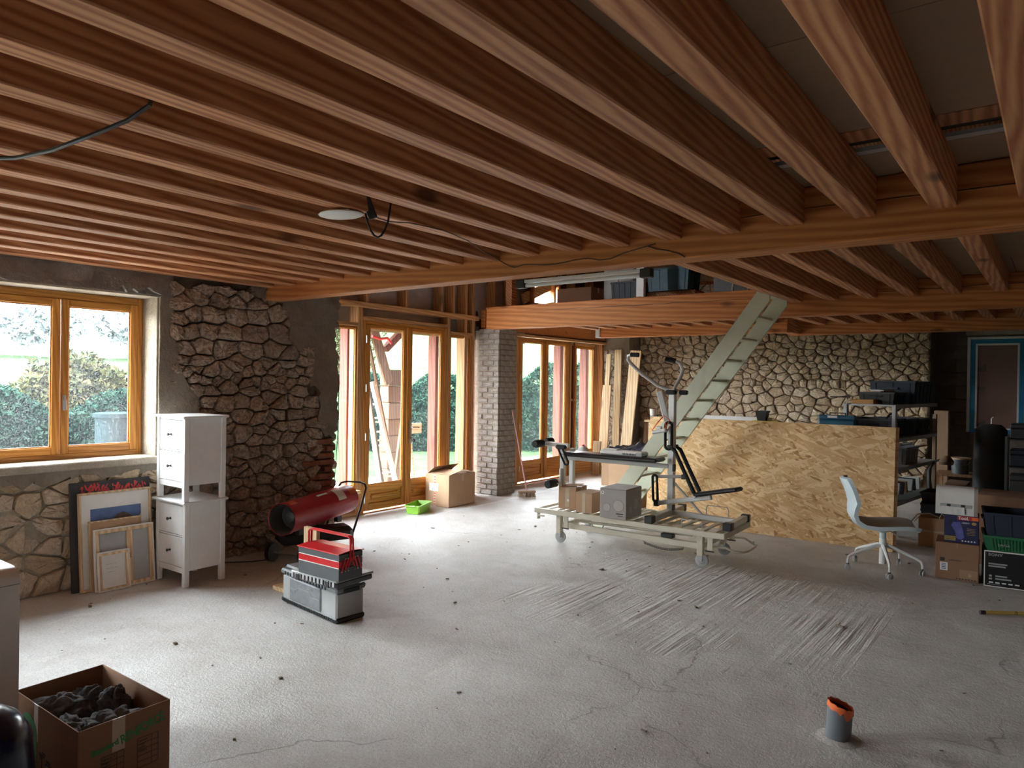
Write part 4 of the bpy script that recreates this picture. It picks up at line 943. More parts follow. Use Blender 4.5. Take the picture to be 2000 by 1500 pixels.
# ---------------- tool chest, organiser case and cantilever toolbox
e = empty('tool_chest', (-4.20, 3.21, 0), R(-5.5)); tag(e, 'large grey and black plastic tool chest on the floor, scratched front', 'tool chest')
X_, Y_, Z_ = .74, .235, .275
MB().span((-X_/2+.01, -Y_/2+.006, .012), (X_/2-.01, Y_/2-.006, .205), .012).build('body', 'grey_l', e)
MB().span((-X_/2, -Y_/2, 0), (X_/2, Y_/2, .035), .010).build('base', 'black', e)
m = MB()
for i in range(30): m.box((-X_/2+.03+i*(X_-.06)/29, -Y_/2-.001, .018), (.010, .004, .022))
tag(m.build('base_rib', 'black', e), kind='stuff')
MB().span((-.245, -Y_/2-.004, .038), (.175, -Y_/2+.03, .20), .008).build('front_panel', 'grey_m', e)
m = MB().bar((-.235, -Y_/2-.006, .125), (-.15, -Y_/2-.006, .125), .004, .003).bar((-.15, -Y_/2-.006, .125), (-.12, -Y_/2-.006, .145), .004, .003).bar((-.12, -Y_/2-.006, .145), (.03, -Y_/2-.006, .145), .004, .003).bar((.03, -Y_/2-.006, .145), (.07, -Y_/2-.006, .118), .004, .003).bar((.07, -Y_/2-.006, .118), (.16, -Y_/2-.006, .118), .004, .003)
m.build('ridge_line', 'grey_l', e); m = MB(); rg = random.Random(5)
for i in range(22):
    x, z = rg.uniform(-.2, .14), rg.uniform(.06, .18); m.bar((x, -Y_/2-.0052, z), (x+rg.uniform(-.05, .05), -Y_/2-.0052, z+rg.uniform(-.03, .03)), .0016, .001)
tag(m.build('scratch', 'grey_l', e), kind='stuff')
lid = MB().span((-X_/2-.004, -Y_/2-.006, .205), (X_/2+.004, Y_/2+.006, .245), .012).span((-X_/2+.02, -Y_/2+.02, .245), (X_/2-.02, Y_/2-.02, .27), .012).build('lid', 'grey_m', e)
m = MB()
for i in range(15): m.box((-X_/2+.07+i*(X_-.2)/14, -Y_/2-.008, .222), (.016, .006, .026), .002)
tag(m.build('lid_rib', 'black', lid), kind='stuff')
for s_ in (-1, 1): MB().box((s_*(X_/2+.004), 0, .215), (.012, .13, .03), .004).build('latch', 'black', e)
e = empty('organiser_case', (-3.99, 3.135, .2715), R(3)); tag(e, 'flat dark organiser case with clear lid between chest and red toolbox', 'case')
MB().span((-.23, -.165, 0), (.23, .165, .04), .010).build('tray', 'grey', e); MB().span((-.235, -.17, .04), (.235, .17, .056), .006).build('lid', 'grey_l', e)
m = MB()
for i in range(12): m.box((-.21+i*.038, -.172, .03), (.022, .008, .034), .002)
tag(m.build('lid_clip', 'grey_l', e), kind='stuff')
for x in (-.15, .15): MB().box((x, -.176, .026), (.04, .012, .045), .003).build('latch', 'black', e)
e = empty('toolbox', (-3.925, 3.065, .3285), R(2)); tag(e, 'red and grey steel cantilever toolbox with folded carry handles', 'toolbox')
X_, Y_ = .42, .205
MB().span((-X_/2, -Y_/2, 0), (X_/2, Y_/2, .088), .004).build('bottom_tray', 'grey', e)
MB().span((-X_/2, -Y_/2, .090), (X_/2, -.002, .134), .003).build('middle_tray', 'red', e); MB().span((-X_/2, .002, .090), (X_/2, Y_/2, .134), .003).build('middle_tray', 'grey', e)
MB().span((-X_/2, -Y_/2, .136), (X_/2, -.002, .178), .003).build('top_tray', 'grey', e); MB().span((-X_/2, .002, .136), (X_/2, Y_/2, .178), .003).build('top_tray', 'grey', e)
m = MB()
for z in (.089, .135): m.span((-X_/2+.004, -Y_/2-.0008, z-.0022), (X_/2-.004, -Y_/2+.004, z+.0022))
m.build('trim_line', 'paper', e)
for s_ in (-1, 1):
    MB().prism([(0, 0), (.108, -.010), (.110, -.016), (.106, -.018), (.104, -.013), (0, -.004)], (-X_/2-.004, s_*.001, .196), (0, s_, 0), (0, 0, 1), (1, 0, 0), X_+.008).build('lid', 'red', e)
for s_ in (-1, 1):
    m = MB()
    for k, y0 in enumerate((-.085, -.055, -.028)):
        m.bar((s_*(X_/2+.004), y0, .060+.012*k), (s_*(X_/2+.004), y0+.030, .150), .012, .004, up=(1, 0, 0)); m.bar((s_*(X_/2+.004), -y0, .060+.012*k), (s_*(X_/2+.004), -y0-.030, .150), .012, .004, up=(1, 0, 0))
    tag(m.build('lever', 'red', e), kind='stuff')
    m = MB()
    for y in (-.085, -.055, -.028, .028, .055, .085):
        m.cyl((s_*(X_/2+.005), y, .065), (s_*(X_/2+.009), y, .065), .004, 8); m.cyl((s_*(X_/2+.005), y*.6, .148), (s_*(X_/2+.009), y*.6, .148), .004, 8)
    tag(m.build('rivet', 'steel', e), kind='stuff')
for s_ in (-1, 1):
    y = s_*.011
    MB().tube([(-X_/2-.006, y*1.4, .13), (-X_/2-.006, y, .19), (-X_/2-.004, y, .268), (-X_/2+.012, y, .283), (-X_/2+.03, y, .286), (X_/2-.03, y, .286), (X_/2-.012, y, .283), (X_/2+.004, y, .268), (X_/2+.006, y, .19), (X_/2+.006, y*1.4, .13)], .0075, 8).build('carry_handle', 'red', e, smooth='auto')
tag(sbox('wood_offcut', (-4.60, 3.335, 0), (-4.44, 3.37, .52), 'plank', None, .004), 'pale upright wood board standing behind the red toolbox', 'board')
o = sbox('wood_offcut', (-4.86, 3.24, 0), (-4.70, 3.34, .035), 'planky', None, .004); tag(o, 'short wooden block lying on the floor left of the tool chest', 'wood block')

# ---------------- red diesel heater cannon
hr = empty('space_heater', (-5.55, 4.15, 0), R(0)); tag(hr, 'dark red cylindrical space heater on a wheeled black tank', 'heater')
a, b = V((-5.42, 3.70, .41)), V((-5.79, 4.72, .43)); base = V((-5.55, 4.15, 0)); ax = (b-a).normalized()
def htube(m, t0, t1, r0, r1=None, n=28): return m.tube([a-base+ax*t0, a-base+ax*t1], [r0, r1 or r0], n)
L_ = (b-a).length
side = ax.cross(V((0, 0, 1))).normalized(); rr_ = .143
P = [[(a-base) + ax*t + (side*math.cos(2*PI*k/28)+V((0, 0, 1))*math.sin(2*PI*k/28))*r_ for k in range(29)] for t, r_ in ((0, rr_-.006), (-.004, rr_), (.05, rr_+.002), (.054, rr_-.002), (L_*.52, rr_-.002), (L_*.525, rr_+.001), (L_-.05, rr_), (L_, rr_-.004), (L_+.03, rr_-.04), (L_+.035, .02))]
MB().grid(P).build('barrel', 'red_dark', hr, smooth='auto')
P = [[(a-base) + ax*t + (side*math.cos(2*PI*k/28)+V((0, 0, 1))*math.sin(2*PI*k/28))*r_ for k in range(29)] for t, r_ in ((.0, rr_-.006), (.02, rr_-.02), (.16, rr_-.03), (.17, .05), (.12, .045), (.11, .001))]
MB().grid(P).build('nozzle', 'grey', hr, smooth='auto')
def hsticker(t0, t1, a0, a1, mat, nm='sticker'):
    P = [[(a-base) + ax*(t0+(t1-t0)*i/4) + (side*math.cos(a0+(a1-a0)*k/8)+V((0, 0, 1))*math.sin(a0+(a1-a0)*k/8))*(rr_+.003) for k in range(9)] for i in range(5)]
    return MB().grid(P).build(nm, mat, hr, smooth=True)
hsticker(.03, .13, R(60), R(85), 'orange'); hsticker(.72, .86, R(20), R(75), 'paper'); hsticker(.95, 1.06, R(30), R(60), 'orange'); hsticker(.45, .62, R(62), R(72), 'print_grey')
tk = MB().box(((a+b)/2-base+V((0.0, -.02, -.245)))*1.0, (.24, .70, .13), .04, Matrix.Rotation(math.atan2(b.x-a.x, a.y-b.y)*-1+PI, 3, 'Z')).build('fuel_tank', 'black', hr)
for t in (.25, .85):
    c_ = a-base+ax*t*L_; MB().span((c_.x-.03, c_.y-.03, .22), (c_.x+.03, c_.y+.03, .30), .006).build('bracket', 'grey', hr)
for s_ in (-1, 1):
    c_ = a-base+ax*.10+side*s_*.17; MB().cyl((c_.x-side.x*.02, c_.y-side.y*.02, .085), (c_.x+side.x*.02, c_.y+side.y*.02, .085), .085, 22).build('wheel', 'black', hr, smooth='auto')
c_ = a-base+ax*.10; MB().cyl((c_.x-side.x*.17, c_.y-side.y*.17, .085), (c_.x+side.x*.17, c_.y+side.y*.17, .085), .009, 8).build('axle', 'steel', hr)
e1, e2 = b-base+side*.16, b-base-side*.16
c_ = b-base+ax*.14
MB().tube([e1-ax*.15+V((0, 0, -.32)), e1+ax*.0+V((0, 0, -.10)), e1+ax*.11+V((0, 0, .10)), e1+ax*.12+V((0, 0, .135))-side*.02, c_+side*.08+V((0, 0, .15)), c_-side*.08+V((0, 0, .15)), e2+ax*.12+V((0, 0, .135))+side*.02, e2+ax*.11+V((0, 0, .10)), e2+V((0, 0, -.10)), e2-ax*.15+V((0, 0, -.32))], .011, 8).build('push_handle', 'black', hr, smooth='auto')
MB().tube([e1-ax*.15+V((0, 0, -.42)), e1-ax*.15+V((0, 0, -.30))], .012, 8).tube([e2-ax*.15+V((0, 0, -.42)), e2-ax*.15+V((0, 0, -.30))], .012, 8).tube([e1-ax*.15+V((0, 0, -.36)), e2-ax*.15+V((0, 0, -.36))], .010, 8).build('rear_stand', 'black', hr)
cb = MB().tube([(-5.62, 3.72, .02), (-5.72, 3.60, .006), (-5.84, 3.46, .006), (-5.93, 3.35, .006), (-5.97, 3.25, .006)], .005, 6).cyl((-5.97, 3.28, .014), (-5.985, 3.22, .014), .014, 8).build('power_cable', 'black'); tag(cb, 'black power cable with plug lying by the stone wall foot', 'cable')
cb = MB().tube([(-5.98, 4.70, .50), (-5.97, 4.72, .8), (-5.965, 4.735, 1.25), (-5.965, 4.74, 1.7)], .003, 5).build('thin_cable', 'black'); tag(cb, 'thin dark cable hanging down the end of the stone wall', 'cable')

# ---------------- green tray and big carton by the glazed door
e = empty('storage_tray', (-6.37, 6.33, 0), R(-68+90)); tag(e, 'lime green plastic tray on the floor before the door', 'tray')
X_, Y_, Z_ = .20, .40, .105
rs = []
for sx, sy, z in ((.86, .90, 0), (1.0, 1.0, Z_), (1.12, 1.06, Z_+.001), (1.12, 1.06, Z_-.012), (1.09, 1.045, Z_-.012), (1.09, 1.045, Z_-.003), (.99, .99, Z_-.003), (.84, .89, .004)):
    rs.append([(sx*X_/2*c_[0], sy*Y_/2*c_[1], z) for c_ in ((-1, -.86), (-.86, -1), (.86, -1), (1, -.86), (1, .86), (.86, 1), (-.86, 1), (-1, .86), (-1, -.86))])
m = MB().grid(rs[:2] + rs[2:]); m.add([p for p in rs[0][:8]], [tuple(range(8))[::-1]]); m.add([(p[0], p[1], .004) for p in rs[-1][:8]], [tuple(range(8))]); m.build('body', 'green_p', e)
for s_ in (-1, 1): MB().box((0, s_*(Y_/2*1.06+.012), Z_-.004), (.11, .03, .008), .003).build('grip', 'green_p', e)
e = empty('cardboard_box', (-6.47, 7.03, 0), R(4)); tag(e, 'big cardboard box with half open top flaps by the door', 'box')
X_, Y_, Z_ = .40, .56, .415
MB().prism([(-X_/2, -Y_/2), (X_/2, -Y_/2), (X_/2, Y_/2), (-X_/2, Y_/2)], ZERO, (1, 0, 0), (0, 1, 0), (0, 0, 1), .004).build('bottom', 'card', e)
for nm, p1, p2 in (('side', (-X_/2, -Y_/2), (X_/2, -Y_/2)), ('side', (X_/2, -Y_/2), (X_/2, Y_/2)), ('side', (X_/2, Y_/2), (-X_/2, Y_/2)), ('side', (-X_/2, Y_/2), (-X_/2, -Y_/2))):
    MB().bar((p1[0], p1[1], Z_/2), (p2[0], p2[1], Z_/2), .006, Z_, up=(0, 0, 1)).build(nm, 'card', e) if False else MB().prism([(0, 0), (math.hypot(p2[0]-p1[0], p2[1]-p1[1]), 0), (math.hypot(p2[0]-p1[0], p2[1]-p1[1]), Z_), (0, Z_)], (p1[0], p1[1], 0), V((p2[0]-p1[0], p2[1]-p1[1], 0)).normalized(), (0, 0, 1), V((p2[0]-p1[0], p2[1]-p1[1], 0)).normalized().cross(V((0, 0, 1)))*-1, .005).build(nm, 'card', e)
def flap(p1, p2, d, up, mat='card', nm='flap'):
    p1, p2, d = V(p1), V(p2), V(d); n_ = (p2-p1).cross(d).normalized(); 
    MB().prism([(0, 0), ((p2-p1).length, 0), ((p2-p1).length, d.length), (0, d.length)], p1, (p2-p1).normalized(), d.normalized(), n_, .005).build(nm, mat, e)
flap((-X_/2, -Y_/2, Z_), (X_/2, -Y_/2, Z_), (0, .27, .045), 0); flap((-X_/2, Y_/2, Z_), (X_/2, Y_/2, Z_), (0, -.20, .03), 0)
flap((X_/2, -Y_/2+.02, Z_), (X_/2, Y_/2-.02, Z_), (-.17, 0, .02), 0); flap((-X_/2, -Y_/2+.02, Z_), (-X_/2, Y_/2-.02, Z_), (.13, 0, .10), 0)
e2_ = MB().span((-.06, -Y_/2-.002, .0), (-.02, -Y_/2, Z_)).build('tape', 'tape', e)
for i in range(11): MB().span((-.056, -Y_/2-.003, .02+i*.036), (-.024, -Y_/2-.001, .032+i*.036)).build('tape_mark', 'print_red', e2_)
MB().span((-.13, -Y_/2-.004, .20), (.02, -Y_/2-.002, .30)).build('label_sheet', 'paper', e)
m = MB()
for i in range(14): m.span((-.085+i*.007, -Y_/2-.005, .21), (-.085+i*.007+.0035, -Y_/2-.003, .245))
for i in range(3): m.span((-.12, -Y_/2-.005, .258+i*.012), (.0, -Y_/2-.003, .261+i*.012))
tag(m.build('bar_mark', 'print_grey', e), kind='stuff')
MB().span((X_/2+.001, -.02, Z_-.09), (X_/2+.002, .03, Z_)).build('tape', 'tape', e)

# ---------------- broom leaning on the pier
e = empty('broom', (-6.02, 8.16, 0)); tag(e, 'straw push broom with a faded pink handle leaning on the brick pier', 'broom')
MB().tube([(0, 0, .07), (-.37, .10, 1.24)], .0115, 10).build('handle', 'pink', e, smooth='auto')
rot = Matrix.Rotation(R(55), 3, 'Z')
MB().box((0, 0, .075), (.26, .065, .035), .012, rot).build('head', 'bristle', e)
m = MB(); rg = random.Random(9)
for i in range(110):
    p = rot @ V((rg.uniform(-.12, .12), rg.uniform(-.028, .028), .062)); q = p + (rot @ V((p.x*.15, rg.uniform(-.02, .02), 0))); q.z = .001
    m.tube([p, q], .003, 4)
tag(m.build('bristle', 'bristle', e), kind='stuff')

# ---------------- planks leaning in the far corner
def leaning_board(label, x, y, top, w_, t_, mat, lean_y=.22, dx=0.0, name='leaning_plank'):
    e = empty(name, (x, y, 0)); tag(e, label, 'plank', 'planks leaning in the far corner')
    L = math.hypot(top, lean_y); m = MB().box((0, 0, L/2), (w_, t_, L), .003); o_ = m.build('plank', mat, e)
    o_.rotation_euler = (-math.atan2(lean_y, top), math.atan2(dx, top), 0); return e
leaning_board('pale wide plank, tallest at the right of the leaning planks', -6.10, 11.12, 2.24, .21, .035, 'plank', .24, -.14+.24)
leaning_board('yellowish tall plank left behind the wide pale plank', -6.34, 11.26, 2.26, .14, .04, 'plank2', .14, -.10+.06)
leaning_board('narrow tall brown plank beside the timber door wall', -6.58, 11.20, 2.18, .09, .04, 'plank2', .18, .02)
leaning_board('medium weathered plank leaning left of the yellowish plank', -6.52, 11.10, 1.61, .17, .035, 'plank', .12, .02)
leaning_board('short weathered board lowest of the leaning planks', -6.58, 10.98, .60, .15, .04, 'plank2', .06, 0.0)
leaning_board('brown board standing right of the leaning planks', -5.78, 11.50, 1.05, .30, .03, 'plank3', .10, 0.0)

# ---------------- wheeled bed chassis
bd = empty('bed_chassis', (-4.345, 6.02, 0), R(1.6)); tag(bd, 'cream steel slatted bed chassis on four grey castors', 'bed frame')
L_, W_, Zt = 2.03, .72, .34
for nm, lo, hi in (('long_rail', (0, 0, Zt-.05), (L_, .03, Zt)), ('long_rail', (0, W_-.03, Zt-.05), (L_, W_, Zt)), ('cross_rail', (0, .03, Zt-.05), (.03, W_-.03, Zt)), ('cross_rail', (L_-.03, .03, Zt-.05), (L_, W_-.03, Zt)), ('cross_rail', (.95, .03, Zt-.05), (.98, W_-.03, Zt-.004))): sbox(nm, lo, hi, 'cream', bd, .004)
for i in range(17):
    x = .09 + i*.112
    MB().span((x, .03, Zt-.022), (x+.045, W_-.03, Zt-.008), .003).build('slat', 'cream', bd, origin=(x, W_/2, Zt-.015))
sbox('lower_rail', (.30, .06, .16), (L_-.22, .10, .215), 'cream', bd, .004); sbox('lower_rail', (.30, W_-.10, .16), (L_-.22, W_-.06, .215), 'cream', bd, .004)
sbox('lower_cross', (.30, .10, .165), (.34, W_-.10, .21), 'cream', bd, .004); sbox('lower_cross', (L_-.26, .10, .165), (L_-.22, W_-.10, .21), 'cream', bd, .004)
MB().tube([(.42, .14, .235), (L_-.35, .14, .262)], .014, 10).build('lift_arm', 'cream', bd, smooth='auto'); MB().tube([(.42, W_-.14, .235), (L_-.35, W_-.14, .262)], .014, 10).build('lift_arm', 'cream', bd, smooth='auto')
for (x, y) in ((.275, .07), (L_-.24, .07), (.275, W_-.07), (L_-.24, W_-.07)):
    MB().span((x-.028, y-.028, .10), (x+.028, y+.028, Zt-.05), .004).build('corner_post', 'cream', bd, origin=(x, y, .2))
    sbox('bracket', (x+.075, y-.04, .17), (x+.125, y-.03, Zt-.05), 'cream', bd, .003)
    MB().box((x+.10, y-.05, .165), (.085, .014, .010), .003).build('foot_lever', 'black', bd, origin=(x+.1, y-.05, .165))
    c = empty('castor', (x, y, 0)); c.parent = bd
    whl = MB().lathe([(0.0, -.012), (.030, -.012), (.034, -.009), (.054, -.010), (.0615, -.007), (.0625, 0), (.0615, .007), (.054, .010), (.034, .009), (.030, .012), (0, .012)], (0.012, 0, .0625), 24, axis=1).build('wheel', 'grey_l', c, smooth='auto')
    MB().bar((.006, -.018, .062), (0, -.018, .118), .034, .003, up=(0, 1, 0)).bar((.006, .018, .062), (0, .018, .118), .034, .003, up=(0, 1, 0)).span((-.022, -.02, .108), (.022, .02, .122), .004).cyl((.012, -.021, .0625), (.012, .021, .0625), .007, 8).build('fork', 'steel', c)
bmp = [(L_-.02, .10, .20), (L_+.05, .12, .17), (L_+.11, .17, .165), (L_+.13, .26, .165), (L_+.13, .46, .165), (L_+.11, .55, .165), (L_+.05, .60, .17), (L_-.02, .62, .20)]
MB().tube([(L_-.18, .09, .19)] + bmp + [(L_-.18, .63, .19)], .011, 8).build('bumper_loop', 'cream', bd, smooth='auto')
def wire_loop(x0, x1, y, h_=.075):
    MB().tube([(x0, y, Zt-.02), (x0, y, Zt+h_*.8), (x0+.012, y, Zt+h_), (x1-.012, y, Zt+h_), (x1, y, Zt+h_*.8), (x1, y, Zt-.02)], .0045, 6).build('mattress_stop', 'steel', bd, smooth='auto')
wire_loop(L_-.42, L_-.22, .045); wire_loop(L_-.40, L_-.18, W_-.10, .13); wire_loop(.10, .22, .34, .06)
MB().span((.18, .30, Zt), (.26, .36, Zt+.035), .006).build('end_block', 'black', bd)
MB().span((.0, .05, .215), (.02, .09, .29), .003).span((-.0, .05, .245), (.09, .07, .262), .003).build('corner_hook', 'cream', bd)
MB().span((L_-.62, .04, .222), (L_-.50, .10, .262), .006).build('control_box', 'black', bd)
cp = []
for i in range(190):
    t = i/189; cp.append((L_-.83+t*.40, .13+.010*math.cos(i*1.15), .125-.03*math.sin(PI*t)+.010*math.sin(i*1.15)))
MB().tube([(L_-.90, .13, .19)] + cp + [(L_-.40, .13, .2)], .003, 5).build('coiled_cable', 'grey', bd, smooth=True)

# ---------------- fitness bench standing on the chassis
gy = empty('fitness_bench', (-3.07, 6.60, .3405), R(3)); tag(gy, 'silver and black multi-gym bench standing on the bed chassis', 'fitness bench')
def T(nm, pts, r, mat='alu', n=10): return MB().tube(pts, r, n).build(nm, mat, gy, smooth='auto')
def B(nm, p1, p2, w_, h_, mat='alu', up=(0, 0, 1)): return MB().bar(p1, p2, w_, h_, .006, up).build(nm, mat, gy)
B('upright', (0, 0, .03), (0, 0, 1.27), .065, .065, up=(0, 1, 0))
B('base_crossbar', (.0, -.50, .035), (.0, .30, .035), .07, .06)
sbox('end_cap', (-.04, -.56, 0), (.04, -.47, .072), 'black', gy, .006); sbox('end_cap', (-.04, .27, 0), (.04, .33, .072), 'black', gy, .006)
B('base_bar', (.03, -.02, .035), (.70, -.10, .035), .05, .05); B('end_crossbar', (.70, -.36, .035), (.70, .14, .035), .055, .055)
sbox('end_cap', (.66, -.42, 0), (.74, -.33, .07), 'black', gy, .006); sbox('end_cap', (.66, .12, 0), (.74, .18, .07), 'black', gy, .006)
B('diagonal_stay', (.03, 0, .33), (.34, -.05, .05), .022, .022)
# bench pad with its rails and the left frame
pd = MB().box((-.62, -.12, .555), (1.12, .25, .045), .018, Matrix.Rotation(R(-.4), 3, 'Y')).build('seat_pad', 'vinyl', gy)
B('pad_rail', (-1.16, -.12, .505), (-.02, -.02, .49), .035, .045)
for y in (-.22, -.02): B('front_post', (-1.135, y, .0), (-1.135, y, .60), .05, .05, up=(0, 1, 0))
B('leg_arm', (-1.12, -.12, .63), (-1.42, -.12, .64), .045, .045); B('leg_arm', (-1.135, -.26, .06), (-1.135, -.26, .40), .03, .03, up=(0, 1, 0))
def roller(x, y, z, L=.17, r=.042, ax_=(0, 1, 0)):
    a_ = V(ax_).normalized(); c_ = V((x, y, z)); 
    return MB().tube([c_-a_*L/2, c_-a_*(L/2-.012), c_+a_*(L/2-.012), c_+a_*L/2], [r*.8, r, r, r*.8], 14).build('foam_roller', 'foam', gy, smooth='auto')
roller(-1.46, -.20, .64); roller(-1.46, .02, .65, .13); roller(-1.20, -.34, .24, .17, .045); T('roller_axle', [(-1.46, -.28, .64), (-1.46, .08, .65)], .009, 'steel')
T('roller_axle', [(-1.20, -.40, .24), (-1.135, -.22, .24)], .009, 'steel')
def loop(nm, c_, w_, h_, r, tilt=0.0, mat='foam'):
    pts = []; c_ = V(c_)
    for k in range(25):
        a_ = 2*PI*k/24; x = w_/2*math.cos(a_); z = (h_/2-w_/2)*(1 if math.sin(a_) > 0 else -1)+w_/2*math.sin(a_)
        if abs(math.sin(a_)) < 1e-6: z = 0
        q = Matrix.Rotation(tilt, 3, 'Y') @ V((x, 0, z)); pts.append(c_+q)
    return T(nm, pts, r, mat, 8)
loop('hand_loop', (-1.09, -.29, .54), .05, .20, .011, R(-28)); MB().box((-1.12, -.29, .63), (.14, .05, .05), .02).build('pivot_cover', 'black', gy)
loop('hand_loop', (-.015, -.055, .80), .068, .27, .014); loop('hand_loop', (-.13, -.10, .27), .048, .26, .013, R(-3)); B('side_arm', (-.14, -.08, .385), (.12, -.02, .40), .035, .03)
sbox('end_cap', (.12, -.05, .375), (.155, .01, .425), 'black', gy, .004)
# butterfly handles at the top
T('handle_tube', [(-.02, -.02, 1.26), (-.06, -.03, 1.27), (-.14, -.05, 1.30), (-.30, -.10, 1.42), (-.40, -.13, 1.52), (-.425, -.15, 1.56), (-.415, -.16, 1.60), (-.37, -.17, 1.612)], .018)
T('handle_tube', [(.0, .03, 1.26), (.01, .05, 1.30), (.045, .10, 1.40), (.055, .11, 1.47), (.035, .09, 1.53), (-.02, .06, 1.56)], .018)
T('grip', [(-.385, -.165, 1.61), (-.30, -.17, 1.605)], .023, 'foam'); T('grip', [(.0, .07, 1.553), (-.10, .04, 1.57)], .024, 'foam')
roller(.0, -.045, 1.235, .0+.11, .024, (1, -.2, 0)); roller(.125, -.03, 1.235, .085, .024, (1, -.2, 0)); T('roller_axle', [(-.06, -.02, 1.235), (.17, -.03, 1.235)], .008, 'steel')
B('head_gusset', (-.05, -.02, .95), (-.13, -.03, 1.24), .03, .06)
# two long padded bars running down to the lower arm
for y in (-.11, .04):
    T('padded_bar', [(.03, y, .69), (.075, y, .66), (.30, y-.06, .27)], [.014, .02, .021], 'foam'); T('padded_bar_top', [(.0, y, .70), (.05, y, .695)], .014, 'black')
    B('clevis', (.30, y-.06, .27), (.315, y-.06, .225), .03, .03)
B('lower_arm', (-.13, -.05, .115), (.46, -.14, .245), .045, .045); sbox('end_cap', (-.155, -.085, .085), (-.105, -.025, .145), 'black', gy, .006)
ap = MB().box((.0, 0, 0), (.46, .15, .04), .014).build('arm_pad', 'vinyl', gy); ap.location = (.52, -.15, .305); ap.rotation_euler = (0, R(-13), R(-9))
for z in (.02, .50, .60, 1.19): MB().cyl((-.005, -.036, z+.06), (-.005, -.044, z+.06), .010, 8).build('bolt', 'steel', gy)
for z in (.48, .075): MB().box((.035, -.02, z), (.02, .05, .07), .004).build('adjuster', 'black', gy)
o = MB().tube([(-3.13, 6.51, 1.33), (-3.19, 6.50, 1.26), (-3.24, 6.50, 1.19), (-3.17, 6.50, 1.17), (-3.10, 6.51, 1.22), (-3.06, 6.52, 1.30), (-3.12, 6.50, 1.35), (-3.08, 6.50, 1.19), (-3.05, 6.50, 1.24)], .006, 6).build('ratchet_strap', 'orange', None, smooth=True); tag(o, 'red orange strap tangled around the gym upright', 'strap')
o = empty('folded_cloth', (-3.14, 6.47, 1.165)); tag(o, 'white folded cloth hanging with the strap on the gym upright', 'cloth')
MB().box((0, 0, .02), (.16, .07, .035), .012, Matrix.Rotation(R(-12), 3, 'Y')).box((-.01, .0, .055), (.06, .03, .03), .006).build('cloth', 'white_p', o)
o = empty('dust_mask', (-4.02, 6.45, .93)); tag(o, 'white cup dust mask with red valve lying on the bench pad', 'mask')
MB().lathe([(.0, .052), (.02, .050), (.045, .038), (.06, .018), (.066, 0), (.062, 0), (.0, .03)], ZERO, 18, flat=(1, .75)).build('cup', 'paper', o, smooth='auto'); MB().lathe([(.0, .066), (.012, .063), (.014, .052)], ZERO, 10).build('valve', 'red', o)
o = empty('white_device', (-3.53, 6.45, .921), R(2)); tag(o, 'long white plastic device with a vent row lying on the bench pad', 'device')
MB().span((-.24, -.075, 0), (.24, .075, .045), .012).build('body', 'white_p', o)
m = MB()
for i in range(9): m.box((.03+i*.017, -.0755, .02), (.010, .003, .016))
tag(m.build('vent', 'black', o), kind='stuff')
MB().span((.17, -.078, .006), (.235, -.074, .04), .002).build('port_plate', 'grey_l', o); MB().box((-.14, .0, .05), (.16, .08, .012), .005).build('raised_cover', 'white_p', o)

# boxes on the chassis
e, d = carton('left of two small brown boxes on the bed chassis, top bulging open', (-4.15, 6.17, Zt+.002), (-3.95, 6.44, Zt+.225), 'card', rz=R(7))
MB().span((-d[0]/2-.0, -d[1]/2-.0015, .0), (-d[0]/2+.0, -d[1]/2, .1)).build('tape', 'tape', e)
MB().span((-.022, -d[1]/2-.0012, .02), (.028, -d[1]/2-.0002, d[2]-.004)).build('tape', 'tape', e); MB().lathe([(0, 0), (.014, 0), (.014, .001), (0, .001)], (.012, -d[1]/2-.002, .09), 8, axis=1).build('sticker', 'paper', e)
flp = MB().box((0, 0, 0), (d[0]*.98, d[1]*.5, .004)).build('raised_flap', 'card', e); flp.location = (0, -.0, d[2]+.012); flp.rotation_euler = (R(3), R(-5), 0)
e, d = carton('right of two small brown boxes on the bed chassis, neatly taped', (-3.885, 6.10, Zt+.002), (-3.70, 6.36, Zt+.205), 'card', rz=R(3), tape=False)
MB().span((-.02, -d[1]/2-.0012, .0), (.02, -d[1]/2-.0002, d[2]+.001)).build('tape', 'tape', e)
pm = plain('grey printed carton', (.40, .37, .345), .6, 0, .03)
e, d = boxthing('grey carton printed with two round plates on the bed chassis', 'box', 'printed_carton', (-3.565, 6.03, Zt+.002), (-3.285, 6.40, Zt+.292), pm, rz=R(4))
MB().span((-d[0]/2, -d[1]/2, 0), (d[0]/2, d[1]/2, d[2]-.006), .004).build('body', pm, e); MB().span((-d[0]/2+.002, -d[1]/2-.002, d[2]-.005), (d[0]/2-.006, d[1]/2, d[2]), .002).build('lid_flap', 'grey_l', e)
pl_ = plain('printed plate', (.50, .475, .43), .6, 0, .04); pdk = plain('printed plate edge', (.27, .235, .20), .6, 0, .04)
for (x, z, r_) in ((-.075+.01, .105, .042), (.058, .13, .058)):
    MB().lathe([(0, 0), (r_, 0), (r_, .0012), (0, .0012)], (x, -d[1]/2-.0012, z), 32, axis=1).build('printed_ring', pdk, e); MB().lathe([(0, 0), (r_*.92, 0), (r_*.92, .001), (0, .001)], (x, -d[1]/2-.002, z), 32, axis=1).build('printed_plate', pl_, e)
for (y, z, r_) in ((-.08, .09, .034), (.04, .13, .05)): MB().lathe([(0, 0), (r_, 0), (r_, .001), (0, .001)], (d[0]/2+.0002, y, z), 28, axis=0).build('printed_plate', pl_, e)
MB().lathe([(0, 0), (.017, 0), (.017, .001), (0, .001)], (-d[0]/2+.03, -d[1]/2-.0013, d[2]-.045), 20, axis=1).build('round_label', 'paper', e)
